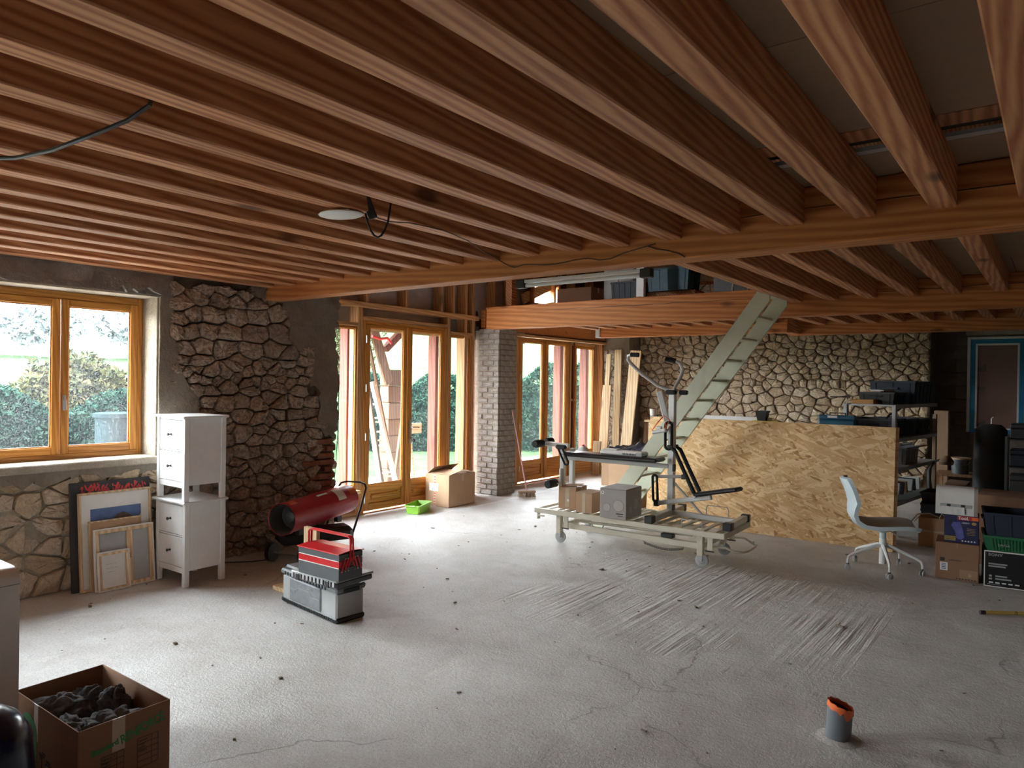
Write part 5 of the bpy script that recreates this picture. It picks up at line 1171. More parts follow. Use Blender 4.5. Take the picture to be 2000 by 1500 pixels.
m = MB().box((.075, -d[1]/2-.001, .052), (.075, .001, .009)).box((.08, -d[1]/2-.001, .032), (.05, .001, .006)).box((-d[0]/2+.03, -d[1]/2-.0028, d[2]-.042), (.016, .0006, .008))
tag(m.build('printed_text', 'print_black', e), kind='stuff')

# ---------------- workbench and strand boards
wbn = empty('workbench', (-3.60, 8.44, 0), R(2)); tag(wbn, 'rough timber workbench behind the strand boards, timber legs', 'workbench')
MB().span((-.55, -.35, 1.175), (1.25, .30, 1.20), .003).build('top', 'planky', wbn); 
for (x, y) in ((-.47, -.28), (-.47, .22), (1.15, .22), (1.15, -.28)): MB().span((x-.035, y-.035, 0), (x+.035, y+.035, 1.175), .004).build('leg', 'plank', wbn, origin=(x, y, 0))
sbox('apron', (-.5, -.325, 1.08), (1.2, -.29, 1.17), 'planky', wbn, .004); sbox('apron', (-.505, -.28, 1.08), (-.47, .24, 1.17), 'planky', wbn, .004)
an = R(1.8)
def osb(label, x, y, yaw, tilt, w_=2.5, h_=1.25, t_=.018, lift=0.0):
    e = MB().span((0, 0, 0), (w_, t_, h_)).build('strand_board', 'osb', None); tag(e, label, 'board', 'strand boards leaning on the workbench')
    e.matrix_world = Matrix.Translation((x, y, .002)) @ Matrix.Rotation(yaw, 4, 'Z') @ Matrix.Rotation(-tilt, 4, 'X'); return e
dx, dy = math.cos(an), math.sin(an)
for i in range(5):
    px, py = -1.30-2.5*dx + (-dy)*.019*i + (.012*i if i < 3 else -.22)*dx, 7.95-2.5*dy + dx*.019*i
    lab = ('front sheet of the leaning strand boards, its whole face visible', 'strand board directly behind the front sheet, showing its end edge', 'middle strand board of the stack, showing only its end edge', 'strand board fourth from the front, showing only its end edge', 'rearmost strand board, against the workbench')[i]
    osb(lab, px, py, an, R(4.2 if i == 0 else 4.2))
MB_ = MB().span((1.0, -.0008, 1.0), (1.06, .0, 1.02))
o = empty('paper_cup', (-4.06, 8.16, 1.2005)); tag(o, 'white and blue cup standing at the left end of the workbench', 'cup')
MB().lathe([(.033, 0), (.036, .052)], ZERO, 18).build('base', plain('cup blue', (.03, .16, .30), .4), o, smooth='auto'); MB().lathe([(.036, .052), (.040, .115), (.041, .135), (.038, .137), (.0, .132)], ZERO, 18).build('body', 'white_p', o, smooth='auto')
o = empty('aluminium_rail', (-3.12, 8.40, 1.2005), R(3)); tag(o, 'long white aluminium rail lying on the workbench top', 'rail')
MB().span((-.5, -.05, 0), (.45, .05, .03), .003).span((-.5, .03, .03), (.45, .045, .075), .003).build('rail', 'white', o); MB().box((.18, -.051, .014), (.10, .004, .016)).build('label_strip', 'black', o); MB().box((.33, -.051, .014), (.07, .004, .018)).build('label_strip', 'black', o)
o = empty('plant_pot', (-2.77, 8.42, 1.2405)); tag(o, 'black square pot on a yellow case on the workbench', 'pot')
MB().add([(-.045, -.045, 0), (.045, -.045, 0), (.045, .045, 0), (-.045, .045, 0), (-.065, -.065, .11), (.065, -.065, .11), (.065, .065, .11), (-.065, .065, .11), (-.058, -.058, .11), (.058, -.058, .11), (.058, .058, .11), (-.058, .058, .11), (-.04, -.04, .01), (.04, -.04, .01), (.04, .04, .01), (-.04, .04, .01)],
  [(0, 3, 2, 1), (12, 13, 14, 15)] + [(a*4+i, a*4+(i+1) % 4, (a+1)*4+(i+1) % 4, (a+1)*4+i) for a in range(3) for i in range(4)]).build('body', 'black', o)
MB().span((-.069, -.069, .10), (.069, -.062, .115), .002).span((-.069, .062, .10), (.069, .069, .115), .002).span((-.069, -.062, .10), (-.062, .062, .115), .002).span((.062, -.062, .10), (.069, .062, .115), .002).build('rim', 'black', o)
o = empty('yellow_case', (-2.73, 8.42, 1.2005), R(8)); tag(o, 'flat yellow tool case under the black pot', 'case')
MB().span((-.15, -.06, 0), (.15, .06, .022), .006).build('base', plain('case yellow', (.72, .60, .03), .4), o); MB().span((-.15, -.06, .023), (.15, .06, .039), .006).build('lid', plain('case yellow', (.72, .60, .03), .4), o); MB().box((0, -.062, .022), (.05, .006, .014), .002).build('clasp', 'black', o)
o = empty('tool_case', (-1.99, 8.62, 1.13), R(6)); tag(o, 'blue plastic tool case behind the strand boards left of the shelf', 'case')
MB().span((-.19, -.10, 0), (.19, .10, .15), .015).build('body', 'crate_blue', o); MB().span((-.19, -.10, .155), (.19, .10, .20), .01).build('lid', 'crate_blue', o); MB().box((-.04, -.104, .185), (.10, .006, .025), .002).build('label_plate', 'paper', o); MB().tube([(-.08, 0, .20), (-.08, 0, .225), (.08, 0, .225), (.08, 0, .20)], .008, 6).build('handle', 'black', o)
sbox('stand', (-1.3*0-.19, -.10, -1.13), (.19, .10, 0), 'grey_m', o, .004)

# dark tarp heap and boxes behind the stair foot
bx, d = carton('pink brown carton half hidden behind the stair foot', (-5.85, 9.95, 0), (-5.45, 10.35, .40), 'card')
MB().span((-.02, -d[1]/2-.003, .02), (.16, -d[1]/2-.001, .16)).build('label_sheet', 'paper', bx)
carton('open carton under the dark film behind the bench', (-4.80, 8.35, 0), (-4.36, 8.75, .66), 'card')
P = []
for j in range(15):
    row = []
    for i in range(19):
        u, v = i/18, j/14; row.append((-4.86+u*.66, 8.30+v*.5, .665 + (.10*u+.09*math.sin(PI*v))*1.0 + abs(noise.noise(V((u*5, v*4, 2))))*.10 - (.0 if 0 < v < 1 else .05)))
    P.append(row)
o = MB().grid(P).build('dark_film', plain('dark film', (.03, .034, .05), .25, 0, .3), None, smooth=True); sm = o.modifiers.new('thick', 'SOLIDIFY'); sm.thickness = .004; tag(o, 'dark blue plastic film crumpled over the open carton', 'film')
o = empty('firewood_bag', (-6.0, 10.55, 0)); tag(o, 'small brown sack slumped by the door wall corner', 'sack')
MB().lathe([(.0, 0), (.13, .0), (.15, .05), (.14, .18), (.10, .26), (.05, .30), (.06, .33), (.0, .32)], ZERO, 16, flat=(1, .8)).build('body', 'bristle', o, smooth='auto')

# ---------------- office chair
ch = empty('office_chair', (-1.245, 7.13, 0), R(20)); tag(ch, 'pale grey swivel chair with curved one-piece shell on a white star base', 'chair')
prof = [(.27, .405, .40), (.24, .418, .44), (.17, .424, .475), (.05, .415, .49), (-.08, .405, .49), (-.17, .412, .48), (-.225, .445, .46), (-.255, .50, .44), (-.262, .56, .43), (-.262, .62, .415), (-.28, .69, .40), (-.305, .76, .37), (-.33, .815, .31), (-.338, .835, .24)]
def shell(off, inset=0.0):
    P = []
    for k, (x, z, w_) in enumerate(prof):
        a_, b_ = prof[max(0, k-1)], prof[min(len(prof)-1, k+1)]; tx, tz = b_[0]-a_[0], b_[1]-a_[1]; L = math.hypot(tx, tz); nx, nz = tz/L, -tx/L   # pointing towards the sitter/up
        row = []
        for i in range(13):
            s_ = (i-6)/6; back = max(0, min(1, (k-6)/3)); curl = (.045 if back < .5 else .05)*s_*s_
            row.append((x + (-nx)*0 + (curl*back)*1.0 + nx*off*-1, s_*(w_/2-inset), z + curl*(1-back)*.6 + nz*off*-1))
        P.append(row)
    return P
A_, B_ = shell(0.0), shell(.034); m = MB().grid(A_); m.build('cushion', 'seat_grey', ch, smooth=True)
m = MB().grid([r_[::-1] for r_ in B_]); n1 = len(prof)
m.grid([A_[0], B_[0]]); m.grid([B_[-1], A_[-1]]); m.grid([[r_[0] for r_ in A_], [r_[0] for r_ in B_]][::-1]); m.grid([[r_[-1] for r_ in A_], [r_[-1] for r_ in B_]])
m.build('shell', 'seat_blue', ch, smooth='auto')
MB().lathe([(.028, .27), (.028, .345), (.07, .365), (.085, .395), (.0, .395)], ZERO, 20).build('seat_mount', 'seat_blue', ch, smooth='auto')
MB().tube([(.05, -.05, .37), (.07, -.16, .362), (.09, -.21, .345)], .006, 8).build('tilt_lever', 'steel', ch)
MB().cyl((0, 0, .06), (0, 0, .29), .030, 20).build('column', 'white', ch, smooth='auto')
for k in range(5):
    a_ = R(198+72*k) ; ca, sa = math.cos(a_), math.sin(a_)
    m = MB().tube([(ca*.0, sa*.0, .225), (ca*.06, sa*.06, .222), (ca*.27, sa*.27, .145), (ca*.305, sa*.305, .125), (ca*.315, sa*.315, .095), (ca*.315, sa*.315, .062)], [.018, .019, .013, .012, .011, .010], 8); m.build('leg', 'white', ch, smooth='auto')
    c = empty('castor', (ca*.315, sa*.315, 0), R(25*k)); c.parent = ch
    for s_ in (-1, 1): MB().lathe([(0, -.008), (.018, -.008), (.026, -.004), (.026, .005), (.016, .009), (0, .010)] if s_ > 0 else [(0, -.010), (.016, -.009), (.026, -.005), (.026, .004), (.018, .008), (0, .008)], (0, s_*.013, .0262), 18, axis=1).build('wheel', 'grey_l', c, smooth='auto')
    MB().span((-.014, -.006, .03), (.014, .006, .062), .004).build('hood', 'grey', c)

# ---------------- boxes and crates at the right
e, d = boxthing('large brown carton on the floor below the tool box carton', 'box', 'cardboard_box', (-.850, 7.19, 0), (-.530, 7.53, .318), 'card_d', rz=R(4))
MB().span((-d[0]/2, -d[1]/2, 0), (d[0]/2, d[1]/2, d[2]), .004).build('body', 'card_d', e); yf = -d[1]/2
MB().span((-.004, yf-.001, d[2]-.04), (.004, -yf, d[2]+.001)).build('seam', 'card_in', e)
MB().span((-.125, yf-.001, .155), (-.09, yf, .185)).build('printed_mark', 'print_black', e); MB().span((-.125, yf-.002, .075), (-.068, yf-.0002, .145), .0).build('sticker', 'paper', e)
m = MB()
for i in range(4): m.box((-.097, yf-.0024, .132-.014*i), (.034, .0008, .006))
tag(m.build('sticker_text', plain('blue print', (.05, .12, .30), .6), e), kind='stuff')
text('SUPORTBOX', .016, (-.062, yf-.001, .165), (1, 0, 0), (0, 0, 1), 'print_black', e); text('transporteur', .014, (.045, yf-.001, .165), (1, 0, 0), (0, 0, 1), 'card_in', e)
m = MB().box((.085, yf-.0008, .06), (.13, .001, .075)); m.build('printed_panel', 'card_in', e); MB().span((.085, yf-.002, .04), (.105, yf-.001, .07)).build('sticker', 'card', e)
for i in range(7): MB().box((-.0+i*.022, yf-.001, .016), (.009, .001, .010)).build('printed_symbol', 'print_black', e)
blu = plain('dark blue print', (.022, .025, .085), .35, 0, .15, 5)
e, d = boxthing('dark blue printed machine carton carrying the towel dispenser', 'box', 'machine_carton', (-.790, 7.22, .3185), (-.535, 7.48, .558), blu, rz=R(4))
MB().span((-d[0]/2, -d[1]/2, 0), (d[0]/2, d[1]/2, d[2]), .003).build('body', blu, e); yf = -d[1]/2-.0006; hw = d[0]/2
MB().span((-.03, yf-.0008, d[2]-.038), (hw-.002, yf, d[2]-.004)).build('printed_banner', 'print_red', e); MB().span((.075, yf-.0014, d[2]-.034), (hw-.006, yf-.0007, d[2]-.008)).build('printed_square', 'orange', e)
text('TooL', .036, (-.024, yf-.0015, d[2]-.033), (1, 0, 0), (0, 0, 1), 'paper', e, bold=.001)
text('1000W', .020, (.0, yf-.001, d[2]-.068), (1, 0, 0), (0, 0, 1), 'paper', e)
ylw = plain('mustard print', (.42, .30, .07), .6)
MB().lathe([(.010, 0), (.013, 0), (.013, .001), (.010, .001)], (.092, yf-.0012, d[2]-.062), 20, axis=1, flat=(1.4, 1)).build('printed_ring', ylw, e)
for z in (.018, .032, .046): MB().span((-hw+.004, yf-.001, z), (-.04, yf-.0002, z+.010)).build('printed_band', ylw, e)
for i in range(5): MB().span((.04, yf-.001, .078+i*.013), (.10, yf-.0002, .081+i*.013)).build('printed_line', ylw, e)
vb = plain('violet print', (.10, .11, .34), .4, 0, .35, 12)
MB().prism([(-.06, .18), (-.01, .185), (.002, .15), (.012, .12), (.022, .05), (.0, .03), (-.035, .04), (-.045, .10), (-.075, .15)], (0, yf, 0), (1, 0, 0), (0, 0, 1), (0, -1, 0), .001).build('printed_machine', vb, e)
MB().prism([(-.10, .165), (-.085, .20), (-.07, .195), (-.075, .165), (-.088, .15)], (0, yf, 0), (1, 0, 0), (0, 0, 1), (0, -1, 0), .001).build('printed_machine', 'print_black', e)
for i in range(5): MB().box((.01+i*.022, yf-.0005, .022), (.012, .001, .011)).build('printed_symbol', 'paper', e)
e = empty('towel_dispenser', (-.700, 7.32, .5590), R(4)); tag(e, 'white paper towel dispenser standing on the dark blue carton', 'dispenser')
pr_ = [(-.10, 0), (-.10, .075), (-.098, .115), (-.088, .17), (-.07, .205), (-.04, .225), (.0, .232), (.09, .232), (.10, .22), (.10, 0)]
MB().prism(pr_, (-.155, 0, 0), (0, 1, 0), (0, 0, 1), (1, 0, 0), .31).build('cover', 'white_p', e, smooth='auto')
MB().prism([(p[0]*1.01, p[1]*1.01) for p in pr_], (.128, 0, 0), (0, 1, 0), (0, 0, 1), (1, 0, 0), .0285).build('side_cheek', plain('smoky plastic', (.33, .27, .24), .35), e, smooth='auto')
MB().span((-.12, -.104, .066), (.115, -.096, .094), .004).build('paper_slot', 'grey_l', e)
for x in (-.07, .035): MB().span((x, -.1065, .070), (x+.028, -.103, .092), .001).build('roller_gap', 'black', e)
P = [[(-.11+.17*i/12, -.110-.006*math.sin(i*1.7)*(j/5)-.004, .072-.058*j/5) for i in range(13)] for j in range(6)]
MB().grid(P).build('paper_towel', 'paper', e, smooth=True)
o = empty('cardboard_box', (-1.02, 8.62, 0), R(4)); tag(o, 'open carton with white cable hanging out behind the chair', 'box')
for lo, hi in (((-.14, -.11, 0), (.14, -.105, .30)), ((-.14, .105, 0), (.14, .11, .30)), ((-.14, -.105, 0), (-.135, .105, .30)), ((.135, -.105, 0), (.14, .105, .30)), ((-.135, -.105, 0), (.135, .105, .005))): sbox('side', lo, hi, 'card', o, .001)
sbox('tape', (-.141, -.113, .15), (.141, -.1105, .17), 'tape', o); MB().box((-.155, 0, .275), (.004, .2, .07), 0, Matrix.Rotation(R(38), 3, 'Y')).build('flap', 'card', o)
o = MB().tube([(-.99, 8.62, .30), (-1.06, 8.58, .335), (-1.16, 8.50, .33), (-1.22, 8.46, .24), (-1.27, 8.44, .16)], .008, 8).build('white_cable', 'white', None, smooth='auto'); tag(o, 'white cable end hanging from the open carton', 'cable')
o = MB().tube([(-.98, 8.58, .28), (-.95, 8.55, .345), (-.92, 8.55, .33), (-.93, 8.56, .27)], .004, 6).build('white_cable', 'white', None, smooth='auto'); tag(o, 'small loop of white wire in the open carton', 'cable')

blk = plain('black printed carton', (.012, .012, .014), .35, 0, .2)
e, d = boxthing('black electronics carton with white edges at the right frame edge', 'box', 'electronics_carton', (-.505, 7.20, 0), (.10, 7.56, .300), blk, rz=R(7))
MB().span((-d[0]/2, -d[1]/2, 0), (d[0]/2, d[1]/2, d[2]), .003).build('body', blk, e); yf = -d[1]/2-.0006; x0 = -d[0]/2
m = MB().span((x0-.001, yf-.001, .0), (x0+.006, yf, d[2])).span((x0, yf-.001, d[2]-.010), (-x0, yf, d[2])).span((x0, yf-.001, 0), (-x0, yf, .006)); m.build('white_edge', 'paper', e)
text('SONY', .030, (x0+.028, yf-.001, d[2]-.042), (1, 0, 0), (0, 0, 1), 'print_grey', e, bold=.0008, sx=1.25)
for (z, w_) in ((.185, .13), (.165, .12), (.085, .10), (.062, .13)): MB().span((x0+.03+(.05 if z < .1 else 0), yf-.0008, z), (x0+.03+w_+(.03 if z < .1 else 0), yf-.0002, z+.012)).build('printed_bar', 'print_grey', e)
m = MB().box((x0+.045, yf-.0006, .09), (.018, .0006, .016)).box((x0+.045, yf-.0006, .065), (.022, .0006, .014)); m.build('printed_icon', 'print_grey', e)
for i in range(5): MB().box((x0+.05+i*.045, yf-.0008, .035), (.030, .0008, .010), .0).build('printed_logo', 'paper', e)
MB().box((x0+.07, yf-.0006, .020), (.09, .0006, .004)).build('printed_line', 'print_grey', e)
text('115', .024, (x0+.27, yf-.001, d[2]-.05), (1, 0, 0), (0, 0, 1), 'paper', e, bold=.0008); text('CE', .018, (x0+.285, yf-.001, d[2]-.08), (1, 0, 0), (0, 0, 1), 'paper', e)
MB().box((x0+.165, yf-.0015, d[2]-.07), (.05, .001, .12)).build('shrink_wrap', 'tape', e) if False else None
# green perforated crate and navy crate above
e = crate('green perforated crate standing on the black electronics carton', (-.215, 7.38, .3015), (.58, .38, .125), 'crate_green', R(7), handle=False, ribs=22)
text('DAPSA', .028, (-.20, -.1975, .045), (1, 0, 0), (0, 0, 1), 'grey_l', e)
crate('wide dark navy crate stacked on the green crate', (-.205, 7.385, .4285), (.60, .40, .19), 'crate_navy', R(7))
carton('brown carton lid of a box behind the navy crate', (-.60, 8.0, 0), (-.05, 8.5, .66), 'card_d', tape=False)
crate('black crate on the floor right of the shelf, half in shadow', (-1.00, 9.75, 0), (.56, .42, .30), 'crate_navy', R(3))
crate('black crate stacked askew on the floor crate beside the shelf', (-1.0, 9.77, .304), (.54, .40, .12), 'black', R(-4), handle=False)

# ---------------- shelf unit with crates
sh = empty('shelf_unit', (-1.45, 8.85, 0), R(83)); tag(sh, 'grey metal shelf unit behind the strand boards, loaded with crates', 'shelf')
# local x runs away from the camera along the depth of the room, local y to the left
LX, LY = 1.62, .52
for (x, y) in ((0, 0), (0, LY), (LX, 0), (LX, LY)): MB().span((x-.03, y-.02, 0), (x+.03, y+.02, 1.46 if x == 0 else 1.32), .003).build('post', 'grey_l' if x == 0 else 'card_in', sh, origin=(x, y, 0))
for z in (.34, .72, 1.06, 1.44):
    MB().span((0, -.02, z), (LX, LY+.02, z+.02), .002).build('shelf_board', 'grey_l' if z > .5 else 'grey_m', sh); MB().span((0, -.024, z-.02), (LX, -.016, z+.022)).build('shelf_lip', 'grey_l', sh)
def shloc(x, y, z):
    c_, s_ = math.cos(R(83)), math.sin(R(83)); return (-1.45+x*c_-y*s_, 8.85+x*s_+y*c_, z)
crate('black crate at the near end of the shelf second tier from top', shloc(.30, .26, 1.081), (.48, .44, .21), 'black', R(83))
crate('black crate behind the near one on the second shelf tier', shloc(.82, .26, 1.081), (.46, .44, .20), 'crate_navy', R(83))
crate('third black crate deep on the second shelf tier', shloc(1.32, .26, 1.081), (.44, .44, .19), 'black', R(83))
crate('black crate on the shelf top with thin papers on it', shloc(.36, .24, 1.461), (.44, .38, .135), 'black', R(83))
crate('large navy crate at the back of the shelf top', shloc(1.08, .24, 1.461), (.80, .50, .27), 'crate_navy', R(84))
o = empty('paper_stack', shloc(.36, .24, 1.598), R(60)); tag(o, 'thin pile of papers and cables on the top shelf crate', 'papers')
for i, (a_, m_) in enumerate(((0, 'card'), (.2, 'paper'), (-.15, 'grey_m'))): MB().box((0, 0, .006+i*.011), (.26-.03*i, .16, .010), .002, Matrix.Rotation(a_, 3, 'Z')).build('sheet', m_, o)
o = empty('orange_box', shloc(.08, .34, 1.461), R(83)); tag(o, 'orange brown flat box on the top shelf at its near end', 'box')
MB().span((-.09, -.12, 0), (.09, .12, .05), .004).build('body', plain('orange card', (.45, .22, .07), .7), o); MB().span((-.092, -.122, .038), (.092, .122, .052), .003).build('lid', plain('orange card', (.45, .22, .07), .7), o)
o = MB().box((0, 0, 0), (.22, .02, .012), .004).build('black_bar', 'black', None); o.location = (-2.02, 8.86, 1.535); tag(o, 'black handle sticking out left from the top shelf', 'handle bar')
o = MB().tube([(0, 0, 0), (.05, -.02, .045), (.20, -.04, .075), (.40, -.03, .11), (.55, 0, .12)], .012, 8).build('bent_rod', 'black', None, smooth='auto'); o.location = shloc(.12, .12, 1.30); o.rotation_euler = (0, 0, R(83)); tag(o, 'dark bent rod lying across the second tier crates', 'rod')
o = empty('juice_bottles', shloc(.82, .10, 1.09)); tag(o, 'red cap flask standing among the second tier crates', 'flask')
MB().lathe([(.0, 0), (.03, 0), (.032, .06), (.014, .09), (.014, .11), (.0, .11)], ZERO, 12).build('body', 'grey', o, smooth='auto'); MB().lathe([(.016, .095), (.016, .12), (0, .12)], ZERO, 10).build('cap', 'red', o)
e, d = carton('brown carton lettered on its end on the middle shelf tier', (-1.68, 8.93, .741), (-1.46, 9.15, .98), 'card', rz=R(0), tape=False)
text('TH', .07, (.01, -d[1]/2-.002, .13), (1, 0, 0), (0, 0, 1), 'print_black', e, bold=.001)
e = crate('clear dusty tub with purple cloth on the middle shelf tier', shloc(.85, .24, .741), (.50, .40, .20), 'grey_m', R(83)); MB().box((0, 0, .08), (.40, .28, .08), .03).build('cloth', plain('purple cloth', (.06, .03, .10), .9), e)
o = empty('shoe', shloc(.85, .24, .945)); tag(o, 'pale pair of gloves lying on the clear tub', 'gloves')
MB().box((0, 0, .02), (.16, .07, .03), .014, Matrix.Rotation(R(10), 3, 'Y')).box((.12, .05, .02), (.14, .06, .03), .014, Matrix.Rotation(R(-14), 3, 'Y')).build('gloves', 'grey_l', o)
tag(o, None); o.name = 'gloves'
o = empty('book_row', (0, 0, 0)); bpy.data.objects.remove(o)
for i in range(6):
    t_ = MB().box((0, 0, .075), (.035, .20, .15), .003).build('folder', ('paper', 'black', 'card', 'grey_l', 'black', 'paper')[i], None); t_.location = shloc(.55+i*.17, .20, .362); t_.rotation_euler = (0, R((22, 18, -16, 20, -18, -14)[i]), R(83))
    tag(t_, ('white folder leaning right, nearest on the low shelf tier', 'black folder crossing the nearest white one on the low tier', 'brown folder in the middle of the low shelf tier', 'grey folder leaning on the brown one low on the shelf', 'black folder fifth along the low shelf tier', 'white folder farthest along the low shelf tier')[i], 'folder', 'folders on the low shelf tier')
    t_.location.z += .012
o = empty('wire_tray', shloc(.22, .24, .361), R(83)); tag(o, 'dark ribbed stack of trays at the near end of the low tier', 'trays')
for i in range(6): MB().span((-.16, -.16, .002+i*.028), (.16, .16, .016+i*.028), .004).build('tray', 'grey', o)

# ---------------- dim corner: tubs, post, racks
tag(sbox('wooden_post', (-1.38, 11.42, 0), (-1.20, 11.48, 1.34), 'card_in', None, .01), 'dull brown upright board standing at the far dark corner', 'board')
def tub(label, x, y, z, r_, h_, mat, lid):
    e = empty('paint_tub', (x, y, z)); tag(e, label, 'tub'); MB().lathe([(0, 0), (r_*.88, 0), (r_*.97, h_)], ZERO, 20).build('body', mat, e, smooth='auto'); MB().lathe([(r_*.97, h_), (r_*1.08, h_), (r_*1.08, h_+.02), (r_*.9, h_+.022), (0, h_+.016)], ZERO, 20).build('lid', lid, e, smooth='auto')
    MB().tube([(r_*math.cos(a_)*1.0, -r_*.2-r_*.9*math.sin(a_), h_*.85-.05*math.sin(a_)) for a_ in [PI*k/8 for k in range(9)]], .003, 5).build('bail', 'steel', e)
tb = empty('low_table', (-.88, 11.05, 0)); tag(tb, 'low dark table carrying the paint tubs in the far corner', 'table')
MB().span((-.42, -.25, .50), (.42, .25, .53), .004).build('top', 'plank3', tb)
for (x, y) in ((-.38, -.2), (.38, -.2), (-.38, .2), (.38, .2)): MB().span((x-.02, y-.02, 0), (x+.02, y+.02, .50)).build('leg', 'plank3', tb, origin=(x, y, 0))
tub('dark grey paint tub with pale lid, left on the low table', -1.02, 11.0, .531, .11, .19, 'grey', 'card'); tub('dark green paint tub with pale lid, right on the low table', -.72, 11.0, .531, .10, .18, 'crate_green', 'card'); tub('small pot standing on the dark green tub', -.72, 11.0, .755, .07, .075, 'card_in', 'grey_l')
carton('dim brown carton under the low table, left', (-1.16, 10.7, 0), (-.92, 11.2, .42), 'card_d'); carton('dim brown carton under the low table, right', (-.86, 10.7, 0), (-.56, 11.2, .40), 'card_d')
o = empty('work_lamp', (-1.28, 10.2, 0)); tag(o, 'brown shade lamp on a crumpled grey stand in the dim corner', 'lamp')
MB().tube([(0, 0, 0), (.02, 0, .35), (.0, 0, .62), (.06, 0, .74), (.14, 0, .77)], [.04, .03, .018, .014, .014], 8).build('stand', 'grey', o, smooth='auto'); MB().lathe([(.02, .05), (.05, .03), (.085, -.02), (.07, -.06), (.0, -.03)], (.19, 0, .77), 14, axis=2).build('shade', 'card_in', o, smooth='auto')
rk_ = empty('black_rack', (-.33, 9.4, 0)); tag(rk_, 'black metal rack at the right frame edge in the dark', 'rack')
for (x, y) in ((-.12, 0), (.34, 0), (-.12, .42), (.34, .42)): MB().span((x-.012, y-.012, 0), (x+.012, y+.012, 1.14)).build('post', 'grey', rk_, origin=(x, y, 0))
for z in (.25, .52, .80, 1.10): MB().span((-.12, 0, z), (.34, .42, z+.012)).build('shelf_board', 'black', rk_)
for i, (z, mt) in enumerate(((.265, 'black'), (.535, 'grey'), (.815, 'crate_navy'), (1.115, 'black'))):
    e, d = boxthing(('black case on the lowest tier of the dark rack', 'grey case on the second tier of the dark rack', 'navy case on the third tier of the dark rack', 'black bulky case on top of the dark rack')[i], 'case', 'storage_case', (-.42, 9.44, z), (-.06, 9.78, z+(.18 if i < 3 else .16)), mt)
    MB().span((-d[0]/2, -d[1]/2, 0), (d[0]/2, d[1]/2, d[2]*.7), .008).build('body', mt, e); MB().span((-d[0]/2, -d[1]/2, d[2]*.72), (d[0]/2, d[1]/2, d[2]), .008).build('lid', mt, e); MB().box((.03, -d[1]/2-.004, d[2]*.7), (.06, .006, .02), .002).build('clasp', 'grey_l', e)
o = empty('garment_bag', (-.62, 9.9, 0)); tag(o, 'dark bulky cover hanging before the far window corner', 'cover')
MB().lathe([(0, 1.25), (.10, 1.24), (.16, 1.18), (.17, .9), (.18, .4), (.19, 0)], ZERO, 18, flat=(1, .6)).build('body', 'black', o, smooth='auto')
MB().tube([(0, 0, 1.25), (0, 0, 1.31), (.02, 0, 1.33)], .006, 6).build('hook', 'steel', o)

# ---------------- pipe stub, pole, ceiling fittings
e = empty('drain_pipe', (-.805, 3.60, 0)); tag(e, 'grey plastic pipe stub with orange tape rising from the floor', 'pipe')
n_ = 28; lean_ = V((.004, 0, 1)); ro, ri = .0555, .051
def ptop(a_): return .158 + .018*math.cos(a_-R(205))
P = [[(r_*math.cos(2*PI*k/n_)+.012*z/.2, r_*math.sin(2*PI*k/n_), z) for k in range(n_+1) for z in [zf(2*PI*k/n_)]] for r_, zf in ((ro, lambda a: -.02), (ro, lambda a: .08), (ro, lambda a: ptop(a)), (ri, lambda a: ptop(a)), (ri, lambda a: -.02))]
MB().grid(P).build('tube', 'pvc', e, smooth='auto')
rg = random.Random(4); dr_ = [rg.uniform(.012, .05) if rg.random() < .5 else rg.uniform(.01, .022) for _ in range(n_)]; dr_.append(dr_[0])
P = [[(r_*math.cos(2*PI*k/n_)+.012*z/.2, r_*math.sin(2*PI*k/n_), z) for k in range(n_+1) for z in [zf(2*PI*k/n_, k)]] for r_, zf in ((ro+.004, lambda a, k: ptop(a)-dr_[k]*1.3), (ro+.0022, lambda a, k: ptop(a)-.006), (ro+.003, lambda a, k: ptop(a)+.006+.004*math.sin(k*2.3)), (ri-.001, lambda a, k: ptop(a)+.004), (ri-.001, lambda a, k: ptop(a)-.012))]
MB().grid(P).build('tape', 'orange', e, smooth='auto')
P = []
for j, (r_, z) in enumerate(((.052, .008), (.065, .008), (.08, .004), (.10, -.001))): P.append([(r_*(1+.18*noise.noise(V((math.cos(2*PI*k/28)*2, math.sin(2*PI*k/28)*2, 7))))*math.cos(2*PI*k/28), r_*math.sin(2*PI*k/28), z*(1+.4*noise.noise(V((k*.9, j, 1)))) if k < 28 else z*(1+.4*noise.noise(V((0, j, 1))))) for k in range(29)])
cl_ = MB().grid(P).build('mortar_collar', 'floor', floor, smooth=True, fix=False); cl_.location = (-.805, 3.60, 0)
o = empty('wooden_pole', (-.43, 6.24, .0145), R(35)); tag(o, 'yellow varnished pole with black end cap lying at the right edge', 'pole')
MB().cyl((.02, 0, 0), (.9, 0, 0), .0135, 12).build('shaft', 'yellow', o, smooth='auto'); MB().cyl((-.01, 0, 0), (.025, 0, 0), .0145, 12).build('end_cap', 'black', o, smooth='auto')
for x in (.235, .245): MB().cyl((x, 0, 0), (x+.004, 0, 0), .0137, 12).build('ring_mark', 'print_black', o)

